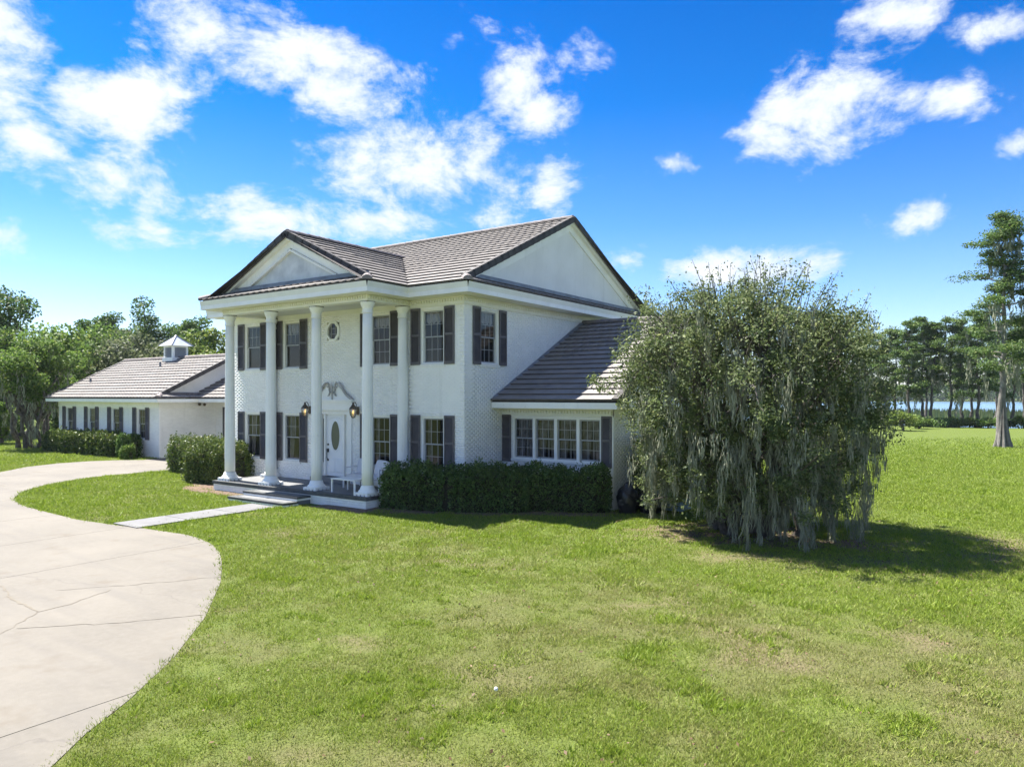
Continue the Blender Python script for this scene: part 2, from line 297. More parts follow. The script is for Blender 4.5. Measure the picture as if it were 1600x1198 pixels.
# ------------------------------------------------------------------ mesh helpers
class MB:
    def __init__(s): s.v = []; s.f = []
    def poly(s, pts):
        i = len(s.v); s.v += [tuple(p) for p in pts]; s.f.append(tuple(range(i, i+len(pts)))); return s
    def hexa(s, p):        # 8 corners: bottom 0-3 counter-clockwise, top 4-7
        i = len(s.v); s.v += [tuple(q) for q in p]
        for f in ((3,2,1,0),(4,5,6,7),(0,1,5,4),(1,2,6,5),(2,3,7,6),(3,0,4,7)): s.f.append(tuple(i+k for k in f))
        return s
    def box(s, x0, x1, y0, y1, z0, z1):
        return s.hexa([(x0,y0,z0),(x1,y0,z0),(x1,y1,z0),(x0,y1,z0),(x0,y0,z1),(x1,y0,z1),(x1,y1,z1),(x0,y1,z1)])
    def bar(s, a, b, w, h=None, up=(0,0,1)):    # square bar between two points
        a = Vector(a); b = Vector(b); d = (b-a).normalized(); h = h or w
        sd = d.cross(Vector(up));
        if sd.length < 1e-4: sd = Vector((1,0,0))
        sd.normalize(); u = sd.cross(d).normalized(); p = []
        for c in (a, b):
            for (i, j) in ((-1,-1),(1,-1),(1,1),(-1,1)): p.append(c+sd*(i*w/2)+u*(j*h/2))
        i = len(s.v); s.v += [tuple(q) for q in p]
        for f in ((3,2,1,0),(4,5,6,7),(0,1,5,4),(1,2,6,5),(2,3,7,6),(3,0,4,7)): s.f.append(tuple(i+k for k in f))
        return s
    def tube(s, pts, rad, n=8, cap=True):
        pts = [Vector(p) for p in pts]; rings = []
        for k, p in enumerate(pts):
            d = (pts[min(k+1, len(pts)-1)]-pts[max(k-1, 0)]).normalized()
            a = d.orthogonal().normalized() if k == 0 else (pa - d*pa.dot(d)).normalized()
            pa = a; c = d.cross(a); r = rad[k] if hasattr(rad, '__len__') else rad
            i = len(s.v)
            for j in range(n):
                t = 2*math.pi*j/n; s.v.append(tuple(p + a*(math.cos(t)*r) + c*(math.sin(t)*r)))
            rings.append(i)
        for q in range(len(rings)-1):
            for j in range(n): s.f.append((rings[q]+j, rings[q]+(j+1) % n, rings[q+1]+(j+1) % n, rings[q+1]+j))
        if cap:
            s.f.append(tuple(rings[0]+j for j in range(n))[::-1]); s.f.append(tuple(rings[-1]+j for j in range(n)))
        return s
    def lathe(s, prof, n=24, c=(0,0), flute=0, depth=0):   # profile of (radius, z)
        rings = []
        for r, z in prof:
            i = len(s.v)
            for j in range(n):
                t = 2*math.pi*j/n; rr = r
                if flute and r > 0: rr = r*(1-depth*abs(math.sin(t*flute/2))**.6)
                s.v.append((c[0]+rr*math.cos(t), c[1]+rr*math.sin(t), z))
            rings.append(i)
        for q in range(len(rings)-1):
            for j in range(n): s.f.append((rings[q]+j, rings[q]+(j+1) % n, rings[q+1]+(j+1) % n, rings[q+1]+j))
        s.f.append(tuple(rings[0]+j for j in range(n))[::-1]); s.f.append(tuple(rings[-1]+j for j in range(n))); return s
    def mesh(s, name, smooth=False):
        me = bpy.data.meshes.new(name); me.from_pydata(s.v, [], s.f); me.update()
        if smooth: me.polygons.foreach_set('use_smooth', [True]*len(me.polygons))
        return me
def fast_mesh(name, v, f):      # numpy arrays, faces all of one size
    v = np.asarray(v, np.float32).reshape(-1, 3); f = np.asarray(f, np.int32); k = f.shape[1]
    me = bpy.data.meshes.new(name); me.vertices.add(len(v)); me.vertices.foreach_set('co', v.ravel())
    me.loops.add(f.size); me.loops.foreach_set('vertex_index', f.ravel())
    me.polygons.add(len(f)); me.polygons.foreach_set('loop_start', np.arange(0, f.size, k, dtype=np.int32)); me.polygons.foreach_set('loop_total', np.full(len(f), k, np.int32))
    me.update(calc_edges=True); return me
WL = {}                          # world position of every parent built so far (no parent but windows is turned)
def put(o, parent=None, loc=(0,0,0), rot=(0,0,0)):
    COL.objects.link(o); base = WL.get(parent.name, Vector()) if parent else Vector()
    WL[o.name] = Vector(loc); o.location = Vector(loc)-base; o.rotation_euler = rot
    if parent: o.parent = parent
    return o
def obj(name, mb, mat, parent=None, loc=(0,0,0), rot=(0,0,0), smooth=False, local=False, kind=None):
    """mesh object; vertices given in world space unless local is set, then placed at loc"""
    me = mb.mesh(name, smooth) if isinstance(mb, MB) else mb
    if not me.materials: me.materials.append(M[mat] if isinstance(mat, str) else mat)
    o = bpy.data.objects.new(name, me)
    if not local and parent is not None and loc == (0,0,0):
        me.transform(Matrix.Translation(-WL[parent.name])); COL.objects.link(o); o.parent = parent; WL[o.name] = WL[parent.name].copy()
    else: put(o, parent, loc, rot)
    if kind: o['kind'] = kind
    return o
def child(name, me, mat, parent):        # sub-part given in its part's own space
    if isinstance(me, MB): me = me.mesh(name)
    if not me.materials: me.materials.append(M[mat])
    o = bpy.data.objects.new(name, me); COL.objects.link(o); o.parent = parent; return o
def tag(o, label, cat, group=None):
    o['label'] = label; o['category'] = cat
    if group: o['group'] = group
    return o
def thing(name, loc, label, cat, group=None):
    o = bpy.data.objects.new(name, None); o.empty_display_size = .3; put(o, None, loc); return tag(o, label, cat, group)
def struct(name, me, mat, loc=(0,0,0)):
    o = obj(name, me, mat); o['kind'] = 'structure'; return o
def vnoise(x, y, s, seed):               # value noise for the lawn
    x = np.asarray(x)/s + seed*17.3; y = np.asarray(y)/s + seed*9.1
    xi = np.floor(x).astype(np.int64); yi = np.floor(y).astype(np.int64); fx = x-xi; fy = y-yi
    fx = fx*fx*(3-2*fx); fy = fy*fy*(3-2*fy)
    def h(a, b): q = (a*374761393 + b*668265263 + seed*974711) & 0x7fffffff; q = ((q ^ (q >> 13))*1274126177) & 0x7fffffff; return (q % 100003)/100003.
    return (h(xi,yi)*(1-fx)+h(xi+1,yi)*fx)*(1-fy) + (h(xi,yi+1)*(1-fx)+h(xi+1,yi+1)*fx)*fy
def fbm(x, y, s, seed): return .5*vnoise(x,y,s,seed)+.3*vnoise(x,y,s/2.3,seed+1)+.2*vnoise(x,y,s/5.1,seed+2)
def inpoly(x, y, P):
    c = np.zeros(len(x), bool); n = len(P)
    for i in range(n):
        x1, y1 = P[i]; x2, y2 = P[(i+1) % n]
        if y1 == y2: continue
        k = ((y1 > y) != (y2 > y)) & (x < (x2-x1)*(y-y1)/(y2-y1)+x1); c ^= k
    return c

# ------------------------------------------------------------------ ground, drive, lake
DRIVE = [(9,-24),(7.6,-16.5),(6.34,-13.81),(5.96,-13.37),(5.5,-12.7),(4.72,-11.75),(3.49,-10.53),(1.86,-9.2),(.57,-8.32),(-.3,-7.8),(-1.28,-7.36),(-2.1,-7.15),(-2.79,-7.08),(-4.2,-7.2),
         (-5.63,-7.42),(-7.08,-7.55),(-9.7,-7.41),(-11.03,-7.3),(-12.2,-7.05),(-13.08,-6.75),(-14.61,-5.92),(-15.8,-4.8),(-16.63,-3.71),(-17.2,-2.4),(-17.34,-1.17),(-17.3,0),(-17.25,.79),(-17.1,2.6),(-17.0,7.2),
         (-23.5,7.2),(-23.5,3.6),(-23.2,2.9),(-24.1,2.17),(-24.75,1.0),(-24.81,-.44),(-24.0,-2.2),(-22.39,-3.75),(-20.5,-6.6),(-17.5,-10.2),(-13,-13.4),(-7,-16.4),(-2,-20),(0,-24)]
WALK = [(-5.65,-7.42),(-4.5,-7.2),(-4.5,-3.2),(-5.65,-3.2)]
xs = np.concatenate([-np.geomspace(2600,42,22), np.arange(-40,30.01,.4), np.geomspace(32,2600,22)])
ys = np.concatenate([-np.geomspace(900,24,12), np.arange(-22,58.01,.4), np.geomspace(60,2600,44)])
gx, gy = np.meshgrid(xs, ys); gx = gx.ravel(); gy = gy.ravel()
shore = 76 + 5*(fbm(gx, gy*0, 26, 3)-.5)
lakeL = np.clip((gx+95)/30, 0, 1)
down = np.clip((gy-shore)/16, 0, 1)*np.clip((600-gy)/30, 0, 1)*lakeL
gz = -2.6*down*down*(3-2*down) + .03*(fbm(gx, gy, 5, 11)-.5)*(np.hypot(gx-5, gy+5) < 60)
gz = np.where((gy > -9) & (gy < 13) & (gx > -24) & (gx < 5), np.minimum(gz, 0), gz)
nx, ny = len(xs), len(ys); ii = (np.arange(ny-1)[:,None]*nx+np.arange(nx-1)[None,:]).ravel()
gm = fast_mesh('ground', np.stack([gx,gy,gz],1), np.stack([ii,ii+1,ii+1+nx,ii+nx],1))
def dry_field(x, y):
    d = np.clip((.5*fbm(x, y, 3.6, 21)+.5*fbm(x, y, .8, 25)-.46)*5, 0, 1)
    near = np.clip((-y-1.0)/6, 0, 1)*np.clip((x+3)/5, 0, 1)           # the worn middle of the front lawn
    far = np.clip((y-4)/10, 0, 1)
    return np.clip(d*(.14+.44*near)*(1-.6*far) + .18*near, 0, .62)
def bare_field(x, y):
    t = np.exp(-(((x-8.6)/3.0)**2+((y-.6)/2.4)**2))*1.5 + np.exp(-(((x-5.6)/1.6)**2+((y-.6)/1.3)**2)) + .9*np.exp(-(((x-12.9)/1.6)**2+((y-1.8)/2.2)**2))
    sc = np.clip((fbm(x, y, 1.1, 41)-.62)*6, 0, 1)*.55*np.clip((-y)/5, 0, 1)
    return np.clip(t*np.clip((fbm(x, y, .9, 31)-.33)*3, 0, 1) + sc, 0, 1)
for nm, fn in (('dry', dry_field), ('bare', bare_field)):
    a = gm.attributes.new(nm, 'FLOAT', 'POINT'); a.data.foreach_set('value', fn(gx, gy).astype(np.float32))
gm.polygons.foreach_set('use_smooth', [True]*len(gm.polygons))
struct('ground', gm, 'lawn')
struct('lake', MB().poly([(-130,70,-1),(1200,70,-1),(1200,640,-1),(-130,640,-1)]), 'water')
# drive: slabs cast between joints
drive = bpy.data.objects.new('driveway', None); put(drive, None, (-6,-9,0)); drive['kind'] = 'structure'
joints = [-30,-20.6,-16.8,-12.6,-8.4,-4.85,-1.62,5.35,12]
def slab_mesh(x0, x1, z0=-.1, z1=.010, P=DRIVE):
    bm = bmesh.new(); vs = [bm.verts.new((x,y,z1)) for x, y in P]; f = bm.faces.new(vs); bmesh.ops.triangulate(bm, faces=[f])
    for px, nx_ in ((x0, -1), (x1, 1)):
        bmesh.ops.bisect_plane(bm, geom=bm.verts[:]+bm.edges[:]+bm.faces[:], plane_co=(px,0,0), plane_no=(nx_,0,0), clear_outer=True)
    r = bmesh.ops.extrude_face_region(bm, geom=bm.faces[:]); bmesh.ops.translate(bm, verts=[q for q in r['geom'] if isinstance(q, bmesh.types.BMVert)], vec=(0,0,z0-z1))
    bmesh.ops.recalc_face_normals(bm, faces=bm.faces); me = bpy.data.meshes.new('slab'); bm.to_mesh(me); bm.free(); return me
for a, b_ in zip(joints[:-1], joints[1:]):
    me = slab_mesh(a+.007, b_-.007)
    if len(me.polygons): obj('slab', me, 'concrete', drive)
wk = bpy.data.objects.new('walkway', None); put(wk, None, (-5.1,-5.3,0)); wk['kind'] = 'structure'
for a, b_ in ((-7.32,-5.95),(-5.93,-4.55),(-4.53,-3.22)):
    obj('slab', MB().box(-5.65,-4.5,a,b_,-.1,.03), 'walk', wk)
# leaf mulch beds along the walls
def bed(pts, h=.03):
    mb = MB(); c = np.mean(pts, 0); n = len(pts); mb.v = [(c[0],c[1],h+.03)] + [(x,y,-.02) for x, y in pts] + [(x+(c[0]-x)*.12, y+(c[1]-y)*.12, h) for x, y in pts]
    for k in range(n):
        a, b_ = 1+k, 1+(k+1) % n; mb.f.append((a, b_, b_+n, a+n)); mb.f.append((a+n, b_+n, 0))
    return mb
def wobble(pts, k=6, a=.18):
    o = []
    for i in range(len(pts)):
        p, q = np.array(pts[i]), np.array(pts[(i+1) % len(pts)])
        for s in range(k): r = p+(q-p)*s/k; o.append((r[0]+rng.normal(0, a*.4), r[1]+rng.normal(0, a*.4)))
    return o
struct('mulch_bed', bed(wobble([(-10.6,-2.55),(-7.1,-2.6),(-7.1,-2.0),(-9.3,-1.9),(-11.2,-.2),(-13,-.6)])), 'mulch')
struct('mulch_bed', bed(wobble([(-4.0,-2.75),(-1.8,-2.55),(1.2,-1.0),(4.4,.9),(4.4,2.0),(.1,1.9),(.1,-.1),(-2,-.1),(-2,-2.1),(-4.0,-2.15)])), 'mulch')
struct('mulch_bed', bed(wobble([(-34.5,2.6),(-24.2,2.9),(-23.8,3.95),(-35,3.95)])), 'mulch')

# ------------------------------------------------------------------ the house
XC = -5.656; XL = 2*XC; D = 12.0; FL = .37
house = thing('house', (XC, 6, 0), 'white painted brick two-storey house with columned portico, tiled roofs and two low wings', 'house')
def HP(name, mb, mat, parent=house, **k): return obj(name, mb, mat, parent, **k)

# brick walls: mortar plane with openings, then real bricks on it. The first 300 largest bricks (by the front right corner) are single objects.
BW, BH, BD = .203, .0568, .102; JT = .0018; JH = .0095; CH = BH+JH
single = []
def brick_wall(o, u, nrm, width, z0, z1, holes, top=None, body=True, pick=None):
    """o: lower left corner on the mortar plane, u: along, nrm: outward; holes: (u0,u1,z0,z1); top(u): height limit"""
    o = np.array(o, float); u = np.array(u, float); nrm = np.array(nrm, float); U = np.array([0,0,1.])
    P = lambda a, z, d=0: tuple(o + u*a + U*(z) + nrm*d)
    wall = MB()
    if body:
        us = sorted({0, width, *[h[0] for h in holes], *[h[1] for h in holes]}); zs = sorted({z0, z1, *[h[2] for h in holes], *[h[3] for h in holes]})
        for a, b_ in zip(us[:-1], us[1:]):
            for c, d in zip(zs[:-1], zs[1:]):
                if c < z0 or d > z1: continue
                if any(h[0] <= a and b_ <= h[1] and h[2] <= c and d <= h[3] for h in holes): continue
                wall.poly([P(a,c), P(b_,c), P(b_,d), P(a,d)])
        for h in holes:      # reveals
            for q in (((h[0],h[2]),(h[0],h[3])), ((h[1],h[3]),(h[1],h[2])), ((h[0],h[3]),(h[1],h[3])), ((h[1],h[2]),(h[0],h[2]))):
                (a, c), (b_, d) = q; wall.poly([P(a,c,.02), P(b_,d,.02), P(b_,d,-.2), P(a,c,-.2)])
    V = []; F = []
    prof = [(0,0),(1,0),(1,1),(0,1)]
    row = 0; z = z0+.002
    while z+BH < z1+.02:
        a = -((row % 2)*.5*(BW+JT))
        while a < width:
            p0, p1 = max(a, .0), min(a+BW, width); zt = min(z+BH, z1)
            segs = [(p0, p1)]
            for h in holes:
                if z+BH*.5 > h[2] and z+BH*.5 < h[3]:
                    ns = []
                    for (c, d) in segs:
                        if d <= h[0] or c >= h[1]: ns.append((c, d)); continue
                        if c < h[0]-.03: ns.append((c, h[0]))
                        if d > h[1]+.03: ns.append((h[1], d))
                    segs = ns
            for (c, d) in segs:
                if d-c < .03: continue
                if top is not None and zt > top((c+d)/2): continue
                pr = .006+rng.uniform(0,.003)
                if pick and abs((d-c)-BW) < 1e-6 and pick((c+d)/2, z): single.append((P((c+d)/2, z+BH/2, 0), u, nrm, pr))
                else:
                    i = len(V); e = .0025
                    V += [P(c,z), P(d,z), P(d,zt), P(c,zt), P(c+e,z+e,pr), P(d-e,z+e,pr), P(d-e,zt-e,pr), P(c+e,zt-e,pr)]
                    F += [(i+4,i+5,i+6,i+7),(i,i+1,i+5,i+4),(i+1,i+2,i+6,i+5),(i+2,i+3,i+7,i+6),(i+3,i,i+4,i+7)]
            a += BW+JT
        z += CH; row += 1
    w = HP('wall', wall, 'mortar')
    b_ = obj('brick_courses', fast_mesh('brick_courses', V, F), 'brick', w, kind='stuff')
    return w
# window and shutter places on the main front
HW, SW = .871, .389
wx = [XC-4.434, XC-2.196, XC+2.196, XC+4.434]
OH = .455                                   # half width of an opening
Z2, Z1 = 4.265, .985                        # sill heights of upper and lower windows
WH = 1.665
front_holes = []
for x in wx:
    for z in (Z1, Z2): front_holes.append((x-OH-XL, x+OH-XL, z, z+WH))
front_holes.append((XC-.75-XL, XC+.75-XL, FL, 2.75))          # door recess
OZ = 5.47
front_holes.append((XC-.30-XL, XC+.30-XL, OZ-.30, OZ+.30))
w_front = brick_wall((XL,0,0), (1,0,0), (0,-1,0), -XL, 0, 6.02, front_holes, pick=lambda a, z: a > -XL-2.0 and 2.75 < z < 6.0)
side_holes = [(1.255-OH, 1.255+OH, Z2, Z2+WH)]
wing_z = lambda y: 3.1+.49*(y-1.32)
w_side = brick_wall((0,0,0), (0,1,0), (1,0,0), D, 0, 6.02, side_holes, top=None, pick=lambda a, z: a < .36 and 3.2 < z < 6.0)
HP('wall', MB().poly([(XL,0,0),(XL,0,6.1),(XL,D,6.1),(XL,D,0)]), 'mortar'); HP('wall', MB().poly([(XL,D,0),(XL,D,6.1),(0,D,6.1),(0,D,0)]), 'mortar')
single.sort(key=lambda s: np.linalg.norm(np.array(s[0])-CAM))
bm_ = MB(); e = .004
bm_.v = [(-BW/2,0,-BH/2),(BW/2,0,-BH/2),(BW/2,0,BH/2),(-BW/2,0,BH/2),(-BW/2+e,-.011,-BH/2+e),(BW/2-e,-.011,-BH/2+e),(BW/2-e,-.011,BH/2-e),(-BW/2+e,-.011,BH/2-e)]
bm_.f = [(4,5,6,7),(0,1,5,4),(1,2,6,5),(2,3,7,6),(3,0,4,7)]
brick_me = bm_.mesh('brick'); brick_me.materials.append(M['brick'])
rest = MB()
for i, (p, u, nr, pr) in enumerate(single):
    if i < 300:
        par = w_front if abs(nr[1]) > .5 else w_side
        o = bpy.data.objects.new('brick', brick_me); put(o, par, p, (0,0,0 if abs(nr[1]) > .5 else R(90)))
        o.scale.y = pr/.011
    else:
        p = np.array(p); q = [p+u*a+np.array([0,0,1.])*c+nr*d for d, e_ in ((0,0),(pr,.004)) for a, c in ((-BW/2+e_,-BH/2+e_),(BW/2-e_,-BH/2+e_),(BW/2-e_,BH/2-e_),(-BW/2+e_,BH/2-e_))]
        i0 = len(rest.v); rest.v += [tuple(x) for x in q]; rest.f += [tuple(i0+k for k in f) for f in bm_.f]
if rest.v: obj('brick_courses', rest, 'brick', w_front, kind='stuff')

# ---- windows
def sash(mb, x0, x1, z0, z1, y, w=.038, d=.03):
    mb.box(x0,x0+w,y,y+d,z0,z1); mb.box(x1-w,x1,y,y+d,z0,z1); mb.box(x0+w,x1-w,y,y+d,z0,z0+w); mb.box(x0+w,x1-w,y,y+d,z1-w,z1)
_cache = {}
def cached(key, fn):
    if key not in _cache: _cache[key] = fn()
    return _cache[key]
def window(x, y, z, rot=0, w=.91, h=1.665, grid=(3,2), lower_grid=True, valance=False, curtain=True, brick_sill=True, cas=.055, parent=house):
    """double-hung window; local space: centre of the sill, outside towards -y"""
    H2 = h/2; a, b_ = -w/2+cas, w/2-cas
    def casing():
        m = MB(); m.box(-w/2,-w/2+cas,.02,.14,0,h); m.box(w/2-cas,w/2,.02,.14,0,h); m.box(a,b_,.02,.14,h-cas,h); m.box(a,b_,.02,.14,0,.035); return m.mesh('window')
    o = bpy.data.objects.new('window', cached(('cas',w,h,cas), casing)); put(o, parent, (x,y,z), (0,0,rot))
    if not o.data.materials: o.data.materials.append(M['trim'])
    zt, zb = h-cas, .035; zm = (zt+zb)/2
    def up(): m = MB(); sash(m, a+.004, b_-.004, zm-.02, zt-.003, .065); return m.mesh('upper_sash')
    def lo(): m = MB(); sash(m, a+.004, b_-.004, zb+.003, zm+.02, .098); return m.mesh('lower_sash')
    child('upper_sash', cached(('up',w,h,cas), up), 'sash', o); child('lower_sash', cached(('lo',w,h,cas), lo), 'sash', o)
    for k, (s0, s1, yy, g) in enumerate(((zm+.018, zt-.041, .08, True), (zb+.041, zm-.018, .113, lower_grid))):
        gx_, gz_ = grid if g else (1,1); xa, xb = a+.042, b_-.042; pw = (xb-xa)/gx_; ph = (s1-s0)/gz_
        def pane(): m = MB(); m.box(-pw/2+.001,pw/2-.001,-.002,.002,-ph/2+.001,ph/2-.001); return m.mesh('pane')
        pm = cached(('pane',round(pw,4),round(ph,4)), pane)
        for i in range(gx_):
            for j in range(gz_):
                q = child('pane', pm, 'glass', o); q.location = (xa+pw*(i+.5), yy, s0+ph*(j+.5))
        if g:
            def mun():
                m = MB()
                for i in range(1, gx_): m.box(xa+pw*i-.008, xa+pw*i+.008, yy-.008, yy+.008, s0, s1)
                for j in range(1, gz_): m.box(xa, xb, yy-.006, yy+.006, s0+ph*j-.008, s0+ph*j+.008)
                return m.mesh('muntin_grid')
            child('muntin_grid', cached(('mun',w,h,cas,k,grid), mun), 'muntin', o)
    if brick_sill:
        def sill():
            m = MB(); k = 0; xx = -w/2-.03
            while xx < w/2+.02: m.hexa([(xx,-.035,-.10),(xx+.058,-.035,-.10),(xx+.058,.12,-.085),(xx,.12,-.085),(xx,-.045,-.02),(xx+.058,-.045,-.02),(xx+.058,.12,.0),(xx,.12,.0)]); xx += .066
            return m.mesh('sill')
        child('sill', cached(('sill',w), sill), 'brick', o)
    if valance:
        m = MB(); n = 10; xa, xb = a+.02, b_-.02; zt2 = h-cas-.02
        pts = [(xa+(xb-xa)*k/48, zt2-.30-.055*abs(math.sin(math.pi*k/48*4))) for k in range(49)]
        for k in range(48):
            yy0 = .17+.012*math.sin(k*1.1); yy1 = .17+.012*math.sin((k+1)*1.1)
            m.poly([(pts[k][0],yy0,pts[k][1]),(pts[k+1][0],yy1,pts[k+1][1]),(pts[k+1][0],yy1,zt2),(pts[k][0],yy0,zt2)])
        child('valance', m, 'valance', o)
    if curtain:
        m = MB(); n = 40; xa, xb = a, b_
        cw = curtain if isinstance(curtain, float) else .30
        for side in (0, 1):
            for k in range(n):
                f0, f1 = k/n, (k+1)/n; tie = lambda f: f
                x0 = (xa+(xb-xa)*cw*f0) if side == 0 else (xb-(xb-xa)*cw*f0); x1 = (xa+(xb-xa)*cw*f1) if side == 0 else (xb-(xb-xa)*cw*f1)
                y0 = .24+.02*math.sin(f0*22); y1 = .24+.02*math.sin(f1*22)
                bx0 = x0+(xa-x0)*.35 if side == 0 else x0+(xb-x0)*.35; bx1 = x1+(xa-x1)*.35 if side == 0 else x1+(xb-x1)*.35
                m.poly([(bx0,y0,.05),(bx1,y1,.05),(x1,y1,h-.06),(x0,y0,h-.06)])
        child('curtain', m, 'curtain', o)
    return o
def shutter(x, y, z, rot, w, h, parent=house):
    def fr():
        m = MB(); s = .05; m.box(-w/2,-w/2+s,-.035,0,0,h); m.box(w/2-s,w/2,-.035,0,0,h); m.box(-w/2+s,w/2-s,-.035,0,0,.09); m.box(-w/2+s,w/2-s,-.035,0,h-.07,h)
        m.box(-w/2+s,w/2-s,-.035,0,h*.52-.035,h*.52+.035); return m.mesh('shutter')
    def sl():
        m = MB(); s = .05
        for z0, z1 in ((.09, h*.52-.035), (h*.52+.035, h-.07)):
            n = int((z1-z0)/.032); st = (z1-z0)/n
            for k in range(n): zz = z0+k*st; m.hexa([(-w/2+s,-.030,zz+.002),(w/2-s,-.030,zz+.002),(w/2-s,-.004,zz+st*.75),(-w/2+s,-.004,zz+st*.75),(-w/2+s,-.028,zz+.007),(w/2-s,-.028,zz+.007),(w/2-s,-.002,zz+st*.75+.006),(-w/2+s,-.002,zz+st*.75+.006)])
        m.poly([(-w/2+s,-.003,.09),(w/2-s,-.003,.09),(w/2-s,-.003,h-.07),(-w/2+s,-.003,h-.07)]); return m.mesh('louvre_slats')
    o = bpy.data.objects.new('shutter', cached(('shf',w,h), fr)); put(o, parent, (x,y,z), (0,0,rot))
    if not o.data.materials: o.data.materials.append(M['shutter'])
    child('louvre_slats', cached(('shs',w,h), sl), 'shutter', o)
for k, x in enumerate(wx):
    for fl, z in enumerate((Z1, Z2)):
        window(x, 0, z, 0, lower_grid=(k >= 2), valance=(fl == 1 and k >= 1), curtain=(.42 if (fl == 0 and k < 2) else .22 if fl == 0 else False))
        for s in (-1, 1): shutter(x+s*(HW-SW/2), -.016, z-.03, 0, SW, 1.74)
window(0, 1.255, Z2, R(90), valance=True, curtain=False)
for s in (-1, 1): shutter(.016, 1.255+s*(HW-SW/2), Z2-.03, R(90), SW, 1.74)
# dim rooms behind the glass
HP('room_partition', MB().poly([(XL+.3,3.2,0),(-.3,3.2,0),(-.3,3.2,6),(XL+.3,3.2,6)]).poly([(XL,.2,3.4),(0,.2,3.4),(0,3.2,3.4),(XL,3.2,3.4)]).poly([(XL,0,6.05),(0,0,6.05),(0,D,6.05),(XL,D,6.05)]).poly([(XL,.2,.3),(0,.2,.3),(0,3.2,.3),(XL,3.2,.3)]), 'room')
# octagonal window
oc = MB(); n8 = 8
for k in range(8):
    a, b_ = 2*math.pi*(k+.5)/8, 2*math.pi*(k+1.5)/8
    q = lambda t, r, y: (r*math.cos(t), y, r*math.sin(t)*1.08)
    oc.hexa([q(a,.26,-.06), q(b_,.26,-.06), q(b_,.26,.05), q(a,.26,.05), q(a,.345,-.045), q(b_,.345,-.045), q(b_,.345,.05), q(a,.345,.05)])
ow = obj('octagonal_window', oc, 'trim', house, (XC,0,OZ), local=True)
mm = MB()
for k in (-.095,.095): mm.box(k-.009,k+.009,-.01,.01,-.27,.27); mm.box(-.27,.27,-.008,.008,k-.009,k+.009)
child('muntin_grid', mm, 'muntin', ow)
for i in range(3):
    for j in range(3):
        q = child('pane', cached('ocp', lambda: MB().box(-.094,.094,-.002,.002,-.094,.094).mesh('pane')), 'glass', ow); q.location = ((i-1)*.19,.012,(j-1)*.19)

# ---- entrance
dr = HP('door_surround', MB().box(XC-.75,XC-.66,-.02,.16,FL,2.75).box(XC+.66,XC+.75,-.02,.16,FL,2.75).box(XC-.66,XC+.66,0,.16,2.66,2.75)
        .box(XC-.50,XC-.44,.02,.16,FL+.2,2.66).box(XC+.44,XC+.50,.02,.16,FL+.2,2.66).box(XC-.66,XC-.50,.12,.16,FL,1.0).box(XC+.50,XC+.66,.12,.16,FL,2.66).box(XC-.66,XC-.50,.12,.16,2.5,2.66)
        .box(XC-.92,XC-.75,-.05,.0,FL,2.80).box(XC+.75,XC+.92,-.05,.0,FL,2.80), 'trim')
obj('sidelight', MB().box(XC-.66,XC-.50,.13,.14,1.0,2.5), 'lead_glass', dr)
obj('entablature', MB().box(XC-.96,XC+.96,-.07,0,2.80,3.06).box(XC-1.0,XC+1.0,-.12,0,3.06,3.11).box(XC-1.03,XC+1.03,-.15,0,3.11,3.16), 'trim', dr)
obj('door_sill', MB().box(XC-.85,XC+.85,-.30,.16,FL,FL+.16), 'porch', dr)
door = HP('door', MB().box(XC-.44,XC+.44,.10,.145,FL+.18,2.66), 'door')
def panel(x0, x1, z0, z1): return MB().hexa([(x0,.10,z0),(x0,.10,z1),(x1,.10,z1),(x1,.10,z0),(x0+.035,.082,z0+.035),(x0+.035,.082,z1-.035),(x1-.035,.082,z1-.035),(x1-.035,.082,z0+.035)])
for a, b_ in ((-.34,-.03),(.03,.34)): obj('door_panel', panel(XC+a, XC+b_, FL+.30, FL+.78), 'door', door)
ring = MB(); NP = 40
for k in range(NP):
    a, b_ = 2*math.pi*k/NP, 2*math.pi*(k+1)/NP; q = lambda t, s, y: (XC+s*.205*math.cos(t), y, 1.93+s*.49*math.sin(t))
    ring.poly([q(a,1,.08), q(b_,1,.08), q(b_,1.17,.095), q(a,1.17,.095)]).poly([q(a,1.17,.095), q(b_,1.17,.095), q(b_,1.17,.101), q(a,1.17,.101)])
obj('oval_frame', ring, 'door', door)
obj('oval_glass', MB().poly([(XC+.206*math.cos(2*math.pi*k/NP), .088, 1.93+.492*math.sin(2*math.pi*k/NP)) for k in range(NP)][::-1]), 'lead_glass', door)
arch = MB(); pts = [(XC-.34+.68*k/20, .094, 2.46+.10*math.sin(math.pi*k/20)) for k in range(21)]; arch.tube(pts, .012, 5)
obj('arch_moulding', arch, 'door', door)
obj('deadbolt', MB().lathe([(.0,0),(.033,0),(.033,.03),(.0,.03)], 12).mesh('deadbolt'), 'black', door, (XC-.37,.10,1.62), (R(90),0,0), local=True)
obj('handle', MB().box(XC-.40,XC-.34,.05,.10,1.36,1.48).tube([(XC-.37,.09,1.40),(XC-.37,.03,1.34),(XC-.37,.03,1.16),(XC-.37,.09,1.10)], .014, 6).box(XC-.395,XC-.345,.06,.10,1.06,1.12), 'black', door)
